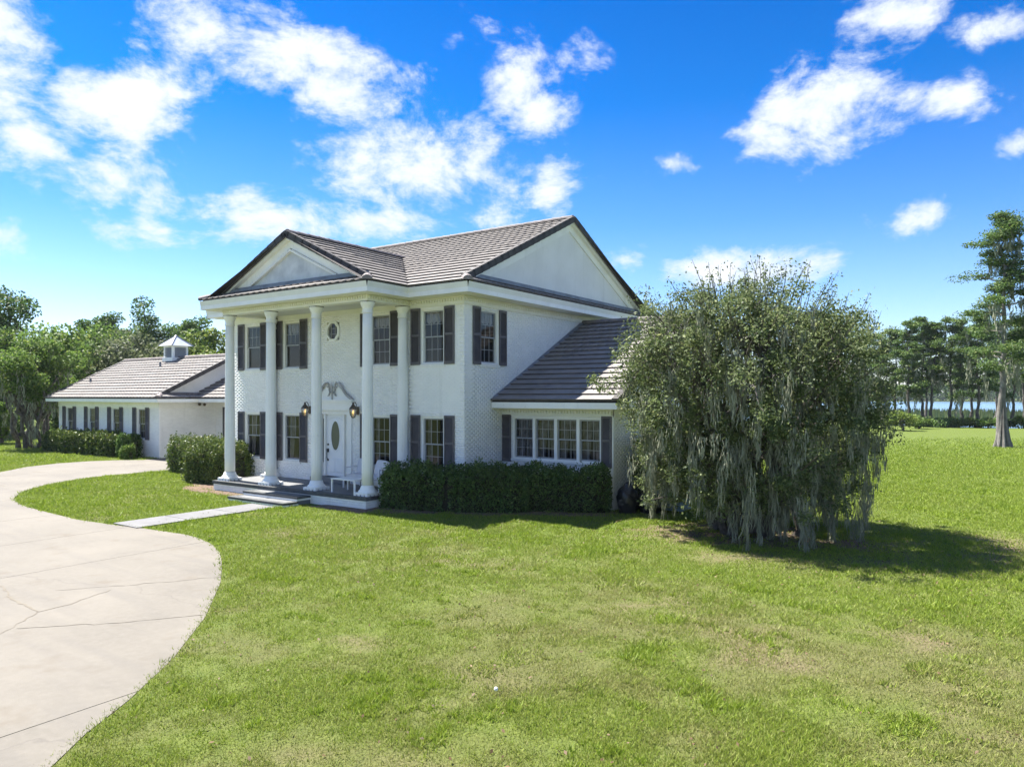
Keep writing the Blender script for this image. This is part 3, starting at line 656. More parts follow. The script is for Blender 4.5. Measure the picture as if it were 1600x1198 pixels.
# swan-neck pediment over the door
sc = HP('swan_neck_pediment', MB().poly([(XC-.96,-.03,3.16),(XC+.96,-.03,3.16),(XC+.55,-.03,3.42),(XC+.25,-.03,3.60),(XC,-.03,3.36),(XC-.25,-.03,3.60),(XC-.55,-.03,3.42)]), 'trim')
for s in (-1, 1):
    P_ = [(1.0,3.14),(.88,3.22),(.72,3.31),(.58,3.44),(.46,3.60),(.34,3.70),(.22,3.72),(.15,3.66),(.17,3.58),(.24,3.57)]
    obj('scroll', MB().tube([(XC+s*a, -.07, z) for a, z in P_], [.05,.05,.05,.045,.042,.04,.035,.03,.025,.02], 7), 'scroll', sc)
    obj('scroll', MB().tube([(XC+s*a, -.07, z) for a, z in ((.10,3.60),(.14,3.50),(.10,3.40),(.16,3.30),(.22,3.28))], [.02,.028,.03,.025,.015], 6), 'scroll', sc)
obj('finial', MB().lathe([(.0,3.16),(.022,3.16),(.02,3.34),(.04,3.42),(.018,3.50),(.035,3.58),(.012,3.68),(.0,3.84)], 10, (XC,-.07)), 'scroll', sc)
# lanterns
LS = Matrix.Translation((0,-.2,2.83)) @ Matrix.Diagonal((1,.84,.82,1)) @ Matrix.Translation((0,.2,-2.83))
for k, x in enumerate((-6.81, -4.42)):
    n_before = set(bpy.data.objects.keys())
    ln = obj('lantern', MB().lathe([(.0,2.86),(.155,2.86),(.15,2.89),(.09,2.97),(.05,3.02),(.035,3.07),(.05,3.09),(.0,3.13)], 16, (x,-.27)), 'bronze', house)
    obj('bracket', MB().tube([(x,-.02,2.72),(x,-.10,2.70),(x,-.13,2.82),(x,-.10,3.02),(x,-.17,3.13),(x,-.27,3.10)], .016, 6).box(x-.06,x+.06,-.035,-.013,2.62,2.95), 'bronze', ln)
    obj('globe', MB().lathe([(.0,2.50),(.05,2.52),(.11,2.62),(.14,2.76),(.145,2.86),(.0,2.86)], 16, (x,-.27)).mesh('globe', True), 'globe', ln)
    rb = MB()
    for j in range(8):
        t = 2*math.pi*j/8; rb.tube([(x+r*math.cos(t), -.27+r*math.sin(t), z) for r, z in ((.02,2.49),(.06,2.52),(.118,2.62),(.149,2.76),(.153,2.86))], .006, 4)
    obj('rib', rb, 'bronze', ln)
    obj('bulb', MB().lathe([(.0,2.66),(.03,2.68),(.042,2.72),(.03,2.77),(.015,2.82),(.0,2.83)], 10, (x,-.27)).mesh('bulb', True), 'bulb', ln)
    for q in set(bpy.data.objects.keys())-n_before:
        me_ = bpy.data.objects[q].data; w_ = WL[house.name]; me_.transform(Matrix.Translation(w_)); me_.transform(Matrix.Translation((x,0,0)) @ Matrix.Diagonal((.84,1,1,1)) @ Matrix.Translation((-x,0,0))); me_.transform(LS); me_.transform(Matrix.Translation(-w_))

# ---- porch floor, steps
PX0, PX1, PY = -9.42, -1.92, -2.10
pf = HP('porch_floor', MB().box(PX0+.12,PX1-.12,PY+.12,-.002,0,FL-.006), 'porch')
rl = MB(); x = PX0
while x < PX1-.03: rl.box(x, x+.057, PY, PY+.2, FL-.098, FL); x += .065
y = PY+.205
while y < -.08:
    rl.box(PX0, PX0+.2, y, y+.057, FL-.098, FL-.001); rl.box(PX1-.2, PX1, y, y+.057, FL-.098, FL-.001); y += .065
obj('rowlock_edge', rl, 'rowlock', pf, kind='stuff')
obj('rowlock_mortar', MB().box(PX0+.01,PX1-.01,PY+.01,-.01,FL-.094,FL-.007), 'porch', pf)
def small_bricks(x0, x1, y0, y1, z0, z1, parent, mat='brick'):
    m = MB(); z = z0; r = 0
    while z+.05 < z1:
        a = x0-(r % 2)*.1
        while a < x1: c, d = max(a,x0), min(a+.2,x1); (d-c > .03) and m.box(c,d,y0,y0+.05,z,min(z+.058,z1)); a += .2085
        a = y0+.052-(r % 2)*.1
        while a < y1: c, d = max(a,y0+.052), min(a+.2,y1); (d-c > .03) and m.box(x0,x0+.05,c,d,z,min(z+.058,z1)) and m.box(x1-.05,x1,c,d,z,min(z+.058,z1)); a += .2085
        z += .0665; r += 1
    return obj('brick_courses', m, mat, parent, kind='stuff')
small_bricks(PX0+.03, PX1-.03, PY+.03, -.02, 0, FL-.1, pf)
for (x0, x1, y0, y1, z0, z1) in ((-6.95,-4.30,-2.62,PY+.03,.125,.25),(-7.0,-4.25,-3.14,-2.585,0,.128)):
    st = HP('step', MB().box(x0+.05,x1-.05,y0+.05,y1,0,z1-.005), 'porch')
    m = MB(); x = x0
    while x < x1-.03: m.box(x, x+.057, y0, y0+.2, z1-.06, z1); x += .065
    y = y0+.205
    while y < y1-.06: m.box(x0, x0+.2, y, y+.057, z1-.06, z1-.001); m.box(x1-.2, x1, y, y+.057, z1-.06, z1-.001); y += .065
    obj('rowlock_edge', m, 'rowlock', st, kind='stuff'); small_bricks(x0+.02, x1-.02, y0+.02, y1, 0 if z0 == 0 else .128, z1-.062, st)
# ---- columns
def column(x, y, z0, z1, half=False):
    h = z1-z0
    prof = [(.178,z0+.28)]+[(.178-.030*(k/10)**1.4, z0+.28+(h-.28-.34)*k/10) for k in range(1, 11)]
    c = obj('column', MB().lathe(prof, 96, (x,y), 20, .075).mesh('column', True), 'column', house)
    obj('column_base', MB().lathe([(.265,z0+.085),(.272,z0+.11),(.262,z0+.14),(.225,z0+.17),(.215,z0+.20),(.195,z0+.26),(.18,z0+.285)], 32, (x,y)).mesh('column_base', True), 'column', c)
    m = MB(); m.box(x-.285,x+.285,y-.285,y+.285,z0+.045,z0+.09)
    for i in (-1,-.33,.33,1):
        for j in (-1,-.33,.33,1):
            if max(abs(i),abs(j)) > .9: m.box(x+i*.232-.05,x+i*.232+.05,y+j*.232-.05,y+j*.232+.05,z0,z0+.046)
    obj('plinth', m, 'column', c)
    zt = z1-.02
    obj('capital', MB().lathe([(.152,z1-.36),(.166,z1-.35),(.168,z1-.33),(.152,z1-.31),(.152,z1-.20),(.17,z1-.17),(.20,z1-.10),(.212,z1-.06),(.212,zt)], 32, (x,y)).mesh('capital', True), 'column', c)
    obj('cap_gap_shade', MB().box(x-.16,x+.16,y-.16,y+.16,zt,z1+.002), 'deck', c)  # dark block standing in for the shaded gap under the beam
ZC = 6.06; PCY = -1.68; CH3 = 3.372
for k in range(4): column(XC+CH3*(-1+2*k/3), PCY, FL, ZC)
for s, cx_ in ((-1, -8.72), (1, XC+CH3)): column(cx_, -.19, FL if s < 0 else 0.3, ZC)

# ---- cornices
OV = .681; EZ = 6.234                         # overhang, underside of the fascia
ME = 6.56                                     # tile edge height at the main eaves
PM = .4686
cor = HP('cornice', MB().box(XL-OV,OV,-OV,-OV+.03,EZ,EZ+.13).box(OV-.03,OV,-OV+.03,D+OV,EZ,EZ+.13).box(XL-OV,OV,D+OV-.03,D+OV,EZ,EZ+.13).box(XL-OV,XL-OV+.03,-OV,D+OV,EZ,EZ+.13), 'trim')
# the stretch of main fascia behind the portico stays inside its roof
px0, px1, pyf = XC-CH3-OV, XC+CH3+OV, PCY-OV
obj('portico_fascia', MB().box(px0,px1,pyf,pyf+.03,EZ,EZ+.13).box(px1-.03,px1,pyf+.03,-OV+.001,EZ,EZ+.13).box(px0,px0+.03,pyf+.03,-OV+.001,EZ,EZ+.13), 'trim', cor)
cv = MB()                                    # crown strip above the fascia, leaning out
def crown(a, b_, n):
    a = np.array(a); b_ = np.array(b_); n = np.array(n); z0, z1 = EZ+.13, ME-.035
    cv.poly([(*(a+n*.0),z0),(*(b_+n*.0),z0),(*(b_+n*.035),z1),(*(a+n*.035),z1)])
crown((px1,-OV),(OV,-OV),(0,-1)); crown((XL-OV,-OV),(px0,-OV),(0,-1)); crown((OV,-OV),(OV,D+OV),(1,0)); crown((px0,pyf),(px1,pyf),(0,-1)); crown((px1,pyf),(px1,-OV),(1,0)); crown((px0,-OV),(px0,pyf),(-1,0)); crown((XL-OV,D+OV),(XL-OV,-OV),(-1,0))
obj('crown_moulding', cv, 'soffit', cor)
sf = MB(); z = EZ+.012
sf.poly([(XL-OV,-OV,z),(XL-OV,0,z),(OV,0,z),(OV,-OV,z)]).poly([(0,0,z+.001),(0,D+OV,z+.001),(OV,D+OV,z+.001),(OV,0,z+.001)]).poly([(px0,pyf,z-.002),(px0,-OV,z-.002),(px1,-OV,z-.002),(px1,pyf,z-.002)]).poly([(XL-OV,0,z),(XL-OV,D,z),(XL,D,z),(XL,0,z)])
obj('soffit', sf, 'soffit', cor)
fz = MB().box(XL,0,-.05,-.012,6.0,EZ+.01).box(.012,.05,-.05,D,6.0,EZ+.01)
bx0, bx1 = XC-CH3-.17, XC+CH3+.17; by = PCY-.17
fz.box(bx0,bx1,by,by+.34,ZC,EZ+.008).box(bx0,bx0+.34,by+.34,-.05,ZC,EZ+.008).box(bx1-.34,bx1,by+.34,-.05,ZC,EZ+.008)
obj('frieze', fz, 'soffit', cor)
obj('porch_ceiling', MB().poly([(bx0+.34,by+.34,6.15),(bx0+.34,-.05,6.15),(bx1-.34,-.05,6.15),(bx1-.34,by+.34,6.15)]), 'ceiling', cor)
dn_ = MB()
def dentils(a, b_, n, z0=6.10, hgt=.085):
    a = np.array(a, float); b_ = np.array(b_, float); Ln = np.linalg.norm(b_-a); u = (b_-a)/Ln; n = np.array(n, float); k = 0
    while k*.105+.06 < Ln:
        p = a+u*(k*.105+.02); q = p+u*.06; r = n*.04
        dn_.hexa([(*p,z0),(*q,z0),(*(q+r),z0),(*(p+r),z0),(*p,z0+hgt),(*q,z0+hgt),(*(q+r),z0+hgt),(*(p+r),z0+hgt)]); k += 1
dentils((bx0,by),(bx1,by),(0,-1),6.125); dentils((bx1,by),(bx1,-.05),(1,0),6.125); dentils((bx1,-.05),(.05,-.05),(0,-1)); dentils((.05,-.05),(.05,D),(1,0))
obj('dentils', dn_, 'soffit', cor, kind='stuff')

# ---- roofs
ROOF_SINGLE = []; SINGLE_MAX = 300
EXP = .37; TW = .325
class Slope:
    """tile field; o: world point at eave line start, rz: heading of the eave (local x), pitch"""
    def __init__(s, ox, oy, oz, rz, m):
        s.o = np.array([ox,oy,oz]); s.rz = rz; s.a = math.atan(m)
        c, sn = math.cos(rz), math.sin(rz); s.u = np.array([c,sn,0]); h = np.array([-sn,c,0])
        s.v = h*math.cos(s.a)+np.array([0,0,math.sin(s.a)]); s.n = np.cross(s.u, s.v); s.c = math.cos(s.a)
    def P(s, u, v, n=0): return s.o + s.u*u + s.v*v + s.n*n
TILE = MB(); TILE.v = [(0,-.03,.0),(1,-.03,.0),(1,EXP+.03,-.03),(0,EXP+.03,-.03),(0,-.03,.062),(1,-.03,.062),(1,EXP+.03,.008),(0,EXP+.03,.008)]
TILE.f = [(4,5,6,7),(0,1,5,4),(1,2,6,5),(3,0,4,7),(2,3,7,6)]
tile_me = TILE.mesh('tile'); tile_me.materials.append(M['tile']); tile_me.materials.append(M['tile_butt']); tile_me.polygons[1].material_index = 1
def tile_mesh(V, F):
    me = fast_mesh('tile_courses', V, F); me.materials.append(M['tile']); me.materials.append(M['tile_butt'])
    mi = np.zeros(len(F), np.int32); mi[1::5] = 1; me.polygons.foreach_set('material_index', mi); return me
def tile_field(sl, vmax, rng_fn, parent, single=False, vmin=0):
    """rng_fn(h) with h the horizontal distance from the eave: list of (u0,u1)"""
    V = []; F = []; r = 0; v = vmin
    tv = np.array(TILE.v)
    while v < vmax-.1:
        ex = min(EXP, vmax-v)
        for (u0, u1) in rng_fn((v+ex*.5)*sl.c):
            if u1-u0 < .04: continue
            a = u0-(r % 2)*.5*TW - (.07*((r*37) % 5))*.2
            while a < u1:
                c, d = max(a, u0)+.001, min(a+TW, u1)-.001
                if d-c > .03:
                    dz = rng.normal(0,.0008); dv = rng.normal(0,.0015)
                    if single: ROOF_SINGLE.append((sl, c, d, v+dv, dz, ex/EXP, parent))
                    else:
                        i = len(V)
                        for q in tv: V.append(sl.P(c+(d-c)*q[0], v+dv+q[1]*ex/EXP, q[2]+dz))
                        F += [tuple(i+k for k in f) for f in TILE.f]
                a += TW
        v += EXP; r += 1
    if V: obj('tile_courses', tile_mesh(V, F), 'tile', parent, kind='stuff')
def flush_single():
    ROOF_SINGLE.sort(key=lambda t: np.linalg.norm(t[0].P(t[1], t[3])-CAM)); rest = {}
    for k, (sl, c, d, v, dz, sc_, par) in enumerate(ROOF_SINGLE):
        if k < SINGLE_MAX:
            o = bpy.data.objects.new('tile', tile_me); put(o, par, tuple(sl.P(c, v, dz)), (sl.a,0,sl.rz)); o.scale = (d-c, sc_, 1)
        else:
            V, F = rest.setdefault(par.name, ([], [])); i = len(V)
            for q in TILE.v: V.append(sl.P(c+(d-c)*q[0], v+q[1]*sc_, q[2]+dz))
            F += [tuple(i+k for k in f) for f in TILE.f]
    for pn, (V, F) in rest.items(): obj('tile_courses', tile_mesh(V, F), 'tile', bpy.data.objects[pn], kind='stuff')
def rakes(p0, p1, parent, out, name='rake_tile', w=.10, h=.15, step=.385, mat='tile_edge', drop=.03):
    """barge tiles down a rake from p0 (low) to p1 (high); out: outward unit vector"""
    p0 = Vector(p0); p1 = Vector(p1); d = (p1-p0); n = int(d.length/step); d.normalize(); out = Vector(out); up = d.cross(out); up = up if up.z > 0 else -up
    for k in range(n+1):
        a = p0+d*(k*step-.03); b_ = p0+d*min(k*step+step+.012, (p1-p0).length); lift = up*.012
        m = MB()
        q = []
        for c, e_ in ((a, lift), (b_, Vector())):
            c = c+e_
            q.append([c+out*w/2-up*h, c+out*w/2+up*.06, c-out*.14+up*.06, c-out*.14+up*.03, c+out*w/2-out*.03+up*.03, c+out*w/2-out*.03-up*h])
        for ring_ in q: pass
        A, B = q; nn = len(A)
        for j in range(nn): m.poly([A[j], A[(j+1) % nn], B[(j+1) % nn], B[j]])
        m.poly(A[::-1]); m.poly(B)
        obj(name, m, mat, parent)
def ridge(p0, p1, parent, step=.40, r=.13):
    p0 = Vector(p0); p1 = Vector(p1); d = p1-p0; n = max(1, round(d.length/step)); s = d.length/n; d.normalize(); side = d.cross(Vector((0,0,1))).normalized(); up = side.cross(d)
    for k in range(n):
        m = MB(); a = p0+d*(k*s-.02); b_ = p0+d*((k+1)*s+.03); ra = r+.018; rb_ = r
        A = [a+side*(ra*math.cos(t))+up*(ra*.8*math.sin(t)-.03) for t in np.linspace(0, math.pi, 7)]; B = [b_+side*(rb_*math.cos(t))+up*(rb_*.8*math.sin(t)-.03) for t in np.linspace(0, math.pi, 7)]
        for j in range(6): m.poly([A[j], B[j], B[j+1], A[j+1]])
        m.poly(A); m.poly(B[::-1]); obj('ridge_tile', m, 'cap', parent)
def hip_cap(x, y, z, sx_, sy, parent):          # short rounded hip tile closing the corner of a pent
    m = MB(); n = Vector((sx_, sy, 0)).normalized(); up = Vector((0,0,1)); sd = n.cross(up)
    rings = []
    for f, r in ((0,.15),(.22,.145),(.44,.13),(.6,.10)):
        c = Vector((x,y,z))+n*(.05-f)+up*(f*.30); rings.append([c+sd*(r*math.cos(t))+up*(r*.85*math.sin(t)) for t in np.linspace(0, math.pi, 8)])
    for A, B in zip(rings[:-1], rings[1:]):
        for j in range(7): m.poly([A[j], A[j+1], B[j+1], B[j]])
    m.poly(rings[0][::-1]); obj('hip_tile', m, 'cap', parent)
RY = D/2; RIDZ = ME+PM*(RY+OV)                # main ridge
ca = math.cos(math.atan(PM))
RK = .27                                       # gable face to rake plane
PH = 4.053                                     # portico half span at the eaves
# main roof
deck = MB(); dz = -.07
def dk(p): return (p[0], p[1], p[2]+dz)
deck.poly([dk((XL-OV,-OV,ME)), dk((OV-.02,-OV,ME)), dk((RK,-OV+.4,ME+PM*.4)), dk((RK,RY,RIDZ)), dk((XL-RK,RY,RIDZ)), dk((XL-RK,-OV+.4,ME+PM*.4))])
deck.poly([dk((XL-OV,D+OV,ME)), dk((XL-RK,RY,RIDZ)), dk((RK,RY,RIDZ)), dk((OV-.02,D+OV,ME))])
mr_ = HP('roof', deck, 'deck')
s_front = Slope(XL-OV, -OV, ME, 0, PM)
def main_rng(h):
    u1 = (XL*-1+2*OV)-min(h, OV-RK); u0 = min(h, OV-RK); g = PH-h-.02
    c = XC-(XL-OV)
    return [(u0, c-g), (c+g, u1)] if g > 0 and h < PH else [(u0, u1)]
vm = (RY+OV)/ca
tile_field(s_front, vm, lambda h: [main_rng(h)[0]] if len(main_rng(h)) > 1 else main_rng(h), mr_)
tile_field(s_front, vm, lambda h: main_rng(h)[1:] , mr_, single=True)
s_back = Slope(OV, D+OV, ME, math.pi, PM)
tile_field(s_back, vm, lambda h: [(min(h, OV-RK), -XL+2*OV-min(h, OV-RK))], mr_)
for sx_, X in ((1, OV), (-1, XL-OV)):
    s_p = Slope(X, -OV if sx_ > 0 else D+OV, ME, R(90) if sx_ > 0 else R(-90), PM)
    tile_field(s_p, .62, lambda h: [(h, D+2*OV-h)], mr_)
    g = .06 if sx_ > 0 else XL-.06
    obj('pent_flashing', MB().box(min(g,g+sx_*.16),max(g,g+sx_*.16),-.1,D+.1,ME+.235,ME+.33).box(min(g,g+sx_*.10),max(g,g+sx_*.10),-.05,D+.05,ME+.345,ME+.375), 'flash', mr_)
    obj('pent_deck', MB().poly([(X,-OV,ME-.05),(X,D+OV,ME-.05),(g,D,ME+.25),(g,0,ME+.25)]), 'deck', mr_)
    rx = RK if sx_ > 0 else XL-RK
    for q in (1, -1):
        yl = RY-q*(RY+OV-.42); zl = ME+PM*.42
        rakes((rx, yl, zl+.01), (rx, RY, RIDZ+.01), mr_, (sx_,0,0))
        hip_cap(X, -OV if q > 0 else D+OV, ME+.0, sx_, -q, mr_)
    # gable wall and its raking frame
    gx_ = .05 if sx_ > 0 else XL-.05
    HP('gable', MB().poly([(gx_,-.1,ME+.2),(gx_,D+.1,ME+.2),(gx_,RY,ME+.2+PM*(RY+.1))][::sx_]), 'stucco')
    rf = MB()
    for q in (1, -1):
        for wdt, x0, x1, off in ((.30, gx_, gx_+sx_*.05, .16), (.10, gx_, rx-sx_*.02, .10)):
            y0 = RY-q*(RY-.05); z0_ = ME+PM*(OV+.05)-off; y1 = RY; z1_ = RIDZ-off
            rf.hexa([(x0,y0,z0_-wdt),(x1,y0,z0_-wdt),(x1,y1,z1_-wdt),(x0,y1,z1_-wdt),(x0,y0,z0_),(x1,y0,z0_),(x1,y1,z1_),(x0,y1,z1_)])
    HP('raking_frame', rf, 'trim')
ridge((XL-RK+.1,RY,RIDZ+.035), (RK-.05,RY,RIDZ+.035), mr_)
# portico roof
PRZ = ME+PM*PH; VY = -OV+PH                       # its ridge height; where the ridge dies into the main slope
fy = pyf+OV-RK+.0                                 # rake plane
pd = MB(); pd.poly([dk((px1,pyf,ME)), dk((px1,-OV,ME)), dk((XC,VY,PRZ)), dk((XC,fy,PRZ))]).poly([dk((px0,-OV,ME)), dk((px0,pyf,ME)), dk((XC,fy,PRZ)), dk((XC,VY,PRZ))])
pr_ = HP('roof', pd, 'deck')
s_pr = Slope(px1, pyf, ME, R(90), PM); s_pl = Slope(px0, -OV+PH*0, ME, R(-90), PM)
tile_field(s_pr, PH/ca, lambda h: [(min(h, OV-RK), -OV-pyf+h-.01)], pr_, single=True)
s_pl = Slope(px0, VY, ME, R(-90), PM)
tile_field(s_pl, PH/ca, lambda h: [(VY-(-OV+h)+.01, VY-pyf-min(h, OV-RK))], pr_)
s_pp = Slope(px0, pyf, ME, 0, PM); tile_field(s_pp, .62, lambda h: [(h, px1-px0-h)], pr_)
gy_ = pyf+OV-.06
obj('pent_flashing', MB().box(px0+.5,px1-.5,gy_-.16,gy_,ME+.235,ME+.33).box(px0+.55,px1-.55,gy_-.10,gy_,ME+.345,ME+.375), 'flash', pr_)
obj('pent_deck', MB().poly([(px0,pyf,ME-.05),(px1,pyf,ME-.05),(px1-.6,gy_,ME+.25),(px0+.6,gy_,ME+.25)]), 'deck', pr_)
for q in (1, -1):
    rakes((XC+q*(PH-.42), fy, ME+PM*.42+.01), (XC, fy, PRZ+.01), pr_, (0,-1,0)); hip_cap(px1 if q > 0 else px0, pyf, ME, q, -1, pr_)
ridge((XC,fy+.05,PRZ+.035), (XC,VY+.1,PRZ+.035), pr_)
ty = fy+.24
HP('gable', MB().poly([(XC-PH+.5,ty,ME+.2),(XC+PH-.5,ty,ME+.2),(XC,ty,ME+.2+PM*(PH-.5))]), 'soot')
rf = MB()
for q in (1, -1):
    for wdt, y0, y1, off in ((.30, ty-.06, ty, .16), (.10, fy+.02, ty, .10), (.06, ty-.10, ty, .50)):
        xa = XC+q*(PH-.55-off*1.1); za = ME+PM*(.55+off*1.1)-off*1.0; xb = XC; zb = PRZ-off
        za = PRZ-off-PM*abs(xa-XC)
        p = [(xa,y0,za-wdt),(xa,y1,za-wdt),(xb,y1,zb-wdt),(xb,y0,zb-wdt),(xa,y0,za),(xa,y1,za),(xb,y1,zb),(xb,y0,zb)]; rf.hexa(p)
HP('raking_frame', rf, 'trim')
dn_ = MB()
for q in (1, -1):
    n = int((PH-1.0)/.095)
    for k in range(n):
        x = XC+q*(.12+k*.095); zz = PRZ-.47-PM*abs(x-XC); x2 = x+q*.055; z2 = PRZ-.47-PM*abs(x2-XC)
        dn_.hexa([(x,ty-.05,zz-.08),(x2,ty-.05,z2-.08),(x2,ty-.11,z2-.08),(x,ty-.11,zz-.08),(x,ty-.05,zz),(x2,ty-.05,z2),(x2,ty-.11,z2),(x,ty-.11,zz)])
obj('dentils', dn_, 'trim', bpy.data.objects['cornice'], kind='stuff')

# ---- right wing
WY, WX1, WPM = 1.95, 3.9, .49
WEY, WEZ = 1.32, 3.15; WRY = 7.1; WRZ = WEZ+WPM*(WRY-WEY); WBY = 2*WRY-WEY; WRX = 4.33
hz0, hz1 = 1.33, 2.63
brick_wall((0,WY,0), (1,0,0), (0,-1,0), WX1, 0, 2.72, [(.40,3.50,hz0,hz1)])
brick_wall((WX1,WY,0), (0,1,0), (1,0,0), WBY-WY-.6, 0, 2.72, [])
pw = 3.10/4
for k in range(4):
    window(.40+pw*(k+.5), WY, hz0, 0, w=pw, h=hz1-hz0, cas=.05, curtain=.5, brick_sill=False)
HP('window_sill', MB().box(.36,3.54,WY-.06,WY+.05,hz0-.06,hz0-.002), 'trim')
HP('corner_board', MB().box(WX1-.10,WX1+.012,WY-.03,WY+.06,.0,2.72), 'trim')
for x in (.18, 3.70): shutter(x, WY-.018, 1.23, 0, .34, 1.47)
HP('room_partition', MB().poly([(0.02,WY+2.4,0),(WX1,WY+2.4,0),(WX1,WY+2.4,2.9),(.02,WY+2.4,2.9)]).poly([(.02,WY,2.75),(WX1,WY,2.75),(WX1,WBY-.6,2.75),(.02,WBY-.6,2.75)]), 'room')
wc = HP('cornice', MB().box(.03,WRX,WEY,WEY+.03,2.91,3.09).box(WRX-.03,WRX,WEY+.03,WBY,2.91,3.09), 'trim')
obj('soffit', MB().poly([(.03,WEY+.02,2.93),(.03,WY,2.93),(WRX,WY,2.93),(WRX,WEY+.02,2.93)]).poly([(WX1,WY,2.93),(WX1,WBY,2.93),(WRX,WBY,2.93),(WRX,WY,2.93)]), 'soffit', wc)
obj('frieze', MB().box(.0,WX1+.04,WY-.05,WY-.012,2.68,2.94).box(WX1+.012,WX1+.05,WY-.05,WBY-.7,2.68,2.94), 'soffit', wc)
dn_ = MB(); dentils((.02,WY-.05),(WX1+.03,WY-.05),(0,-1),2.76,.085); obj('dentils', dn_, 'soffit', wc, kind='stuff')
wr = HP('roof', MB().poly([(0,WEY,WEZ-.06),(WRX,WEY,WEZ-.06),(WRX,WRY,WRZ-.06),(0,WRY,WRZ-.06)]).poly([(0,WRY,WRZ-.06),(WRX,WRY,WRZ-.06),(WRX,WBY,WEZ-.06),(0,WBY,WEZ-.06)]), 'deck')
cw_ = math.cos(math.atan(WPM))
tile_field(Slope(0.03,WEY,WEZ,0,WPM), (WRY-WEY)/cw_, lambda h: [(0, WRX-.05)], wr, single=True)
tile_field(Slope(WRX,WBY,WEZ,math.pi,WPM), (WRY-WEY)/cw_, lambda h: [(.05, WRX)], wr)
ridge((.03,WRY,WRZ+.035), (WRX,WRY,WRZ+.035), wr)
obj('step_flashing', MB().hexa([(.016,WEY+.1,WEZ-.02),(.13,WEY+.1,WEZ+.05),(.13,WRY,WRZ+.05),(.016,WRY,WRZ-.02),(.016,WEY+.1,WEZ+.10),(.03,WEY+.1,WEZ+.12),(.03,WRY,WRZ+.12),(.016,WRY,WRZ+.10)]), 'flash', wr)
for q in (1, -1): rakes((WRX, WRY-q*(WRY-WEY), WEZ+.01), (WRX, WRY, WRZ+.01), wr, (1,0,0))
HP('gable', MB().poly([(WX1+.02,WEY+.4,2.72),(WX1+.02,WBY-.4,2.72),(WX1+.02,WRY,WRZ-.15)]), 'stucco')

# ---- left wing with cupola, and the link to it
GY, GX1, GX0 = 4.0, -23.65, -35.0; GEY, GEZ = 3.35, 3.18; GPM = .5; GRY = 8.2; GRZ = GEZ+GPM*(GRY-GEY); GBY = 2*GRY-GEY; GRX = -23.12; GLX = -35.25
gz0 = .95; gh = 1.66; gholes = []; gwx = []
for k in range(4):
    c = -25.45-k*2.72; gwx.append(c); gholes.append((c-.40-GX0, c+.40-GX0, gz0, gz0+gh))
brick_wall((GX0,GY,0), (1,0,0), (0,-1,0), GX1-GX0, 0, 2.75, gholes)
brick_wall((GX1,GY,0), (0,1,0), (1,0,0), 8.6, 0, 2.75, [])
HP('wall', MB().poly([(GX0,GBY-.6,0),(GX0,GY,0),(GX0,GY,3.0),(GX0,GRY,5.3),(GX0,GBY-.6,3.0)]).poly([(GX0,GBY-.6,0),(GX1,GBY-.6,0),(GX1,GBY-.6,3),(GX0,GBY-.6,3)]), 'mortar')
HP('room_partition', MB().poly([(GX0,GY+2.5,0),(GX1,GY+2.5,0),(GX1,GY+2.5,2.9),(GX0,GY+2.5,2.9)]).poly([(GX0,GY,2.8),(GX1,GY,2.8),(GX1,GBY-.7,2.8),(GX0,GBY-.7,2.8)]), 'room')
for c in gwx:
    window(c, GY, gz0, 0, w=.80, h=gh, grid=(2,2), curtain=False)
    for s in (-1, 1): shutter(c+s*.66, GY-.016, gz0-.03, 0, .40, 1.74)
gc = HP('cornice', MB().box(GLX,GRX+.45,GEY,GEY+.03,2.94,3.12).box(GRX+.42,GRX+.45,GEY+.03,GBY,2.94,3.12).box(GX0,GX1+.03,GY-.04,GY-.012,2.62,2.96).box(GX1+.012,GX1+.04,GY-.04,8.4,2.62,2.96), 'trim')
obj('soffit', MB().poly([(GLX,GEY+.02,2.955),(GLX,GY,2.955),(GRX+.44,GY,2.955),(GRX+.44,GEY+.02,2.955)]).poly([(GX1,GY,2.955),(GX1,GBY,2.955),(GRX+.44,GBY,2.955),(GRX+.44,GY,2.955)]), 'soffit', gc)
gr = HP('roof', MB().poly([(GLX,GEY,GEZ-.06),(GRX+.45,GEY,GEZ-.06),(GRX,GEY+.4,GEZ+.14),(GRX,GRY,GRZ-.06),(GLX,GRY,GRZ-.06)]).poly([(GLX,GRY,GRZ-.06),(GRX,GRY,GRZ-.06),(GRX,GBY,GEZ-.06),(GLX,GBY,GEZ-.06)]), 'deck')
cg = math.cos(math.atan(GPM))
tile_field(Slope(GLX,GEY,GEZ,0,GPM), (GRY-GEY)/cg, lambda h: [(0, GRX+.45-GLX-min(h,.45))], gr)
tile_field(Slope(GRX+.45,GEY,GEZ,R(90),GPM), .55, lambda h: [(h, GBY-GEY-h)], gr)
ridge((GLX,GRY,GRZ+.035), (GRX,GRY,GRZ+.035), gr, .42)
for q in (1, -1): rakes((GRX, GRY-q*(GRY-GEY-.4), GEZ+.2), (GRX, GRY, GRZ+.01), gr, (1,0,0)); rakes((GLX, GRY-q*(GRY-GEY), GEZ), (GLX, GRY, GRZ+.01), gr, (-1,0,0))
hip_cap(GRX+.45, GEY, GEZ, 1, -1, gr)
obj('pent_flashing', MB().box(GX1+.06,GX1+.22,GY-.1,GBY-.6,GEZ+.2,GEZ+.29), 'flash', gr)
HP('gable', MB().poly([(GX1+.05,GEY+.5,GEZ+.1),(GX1+.05,GBY-.5,GEZ+.1),(GX1+.05,GRY,GRZ-.12)]), 'stucco')
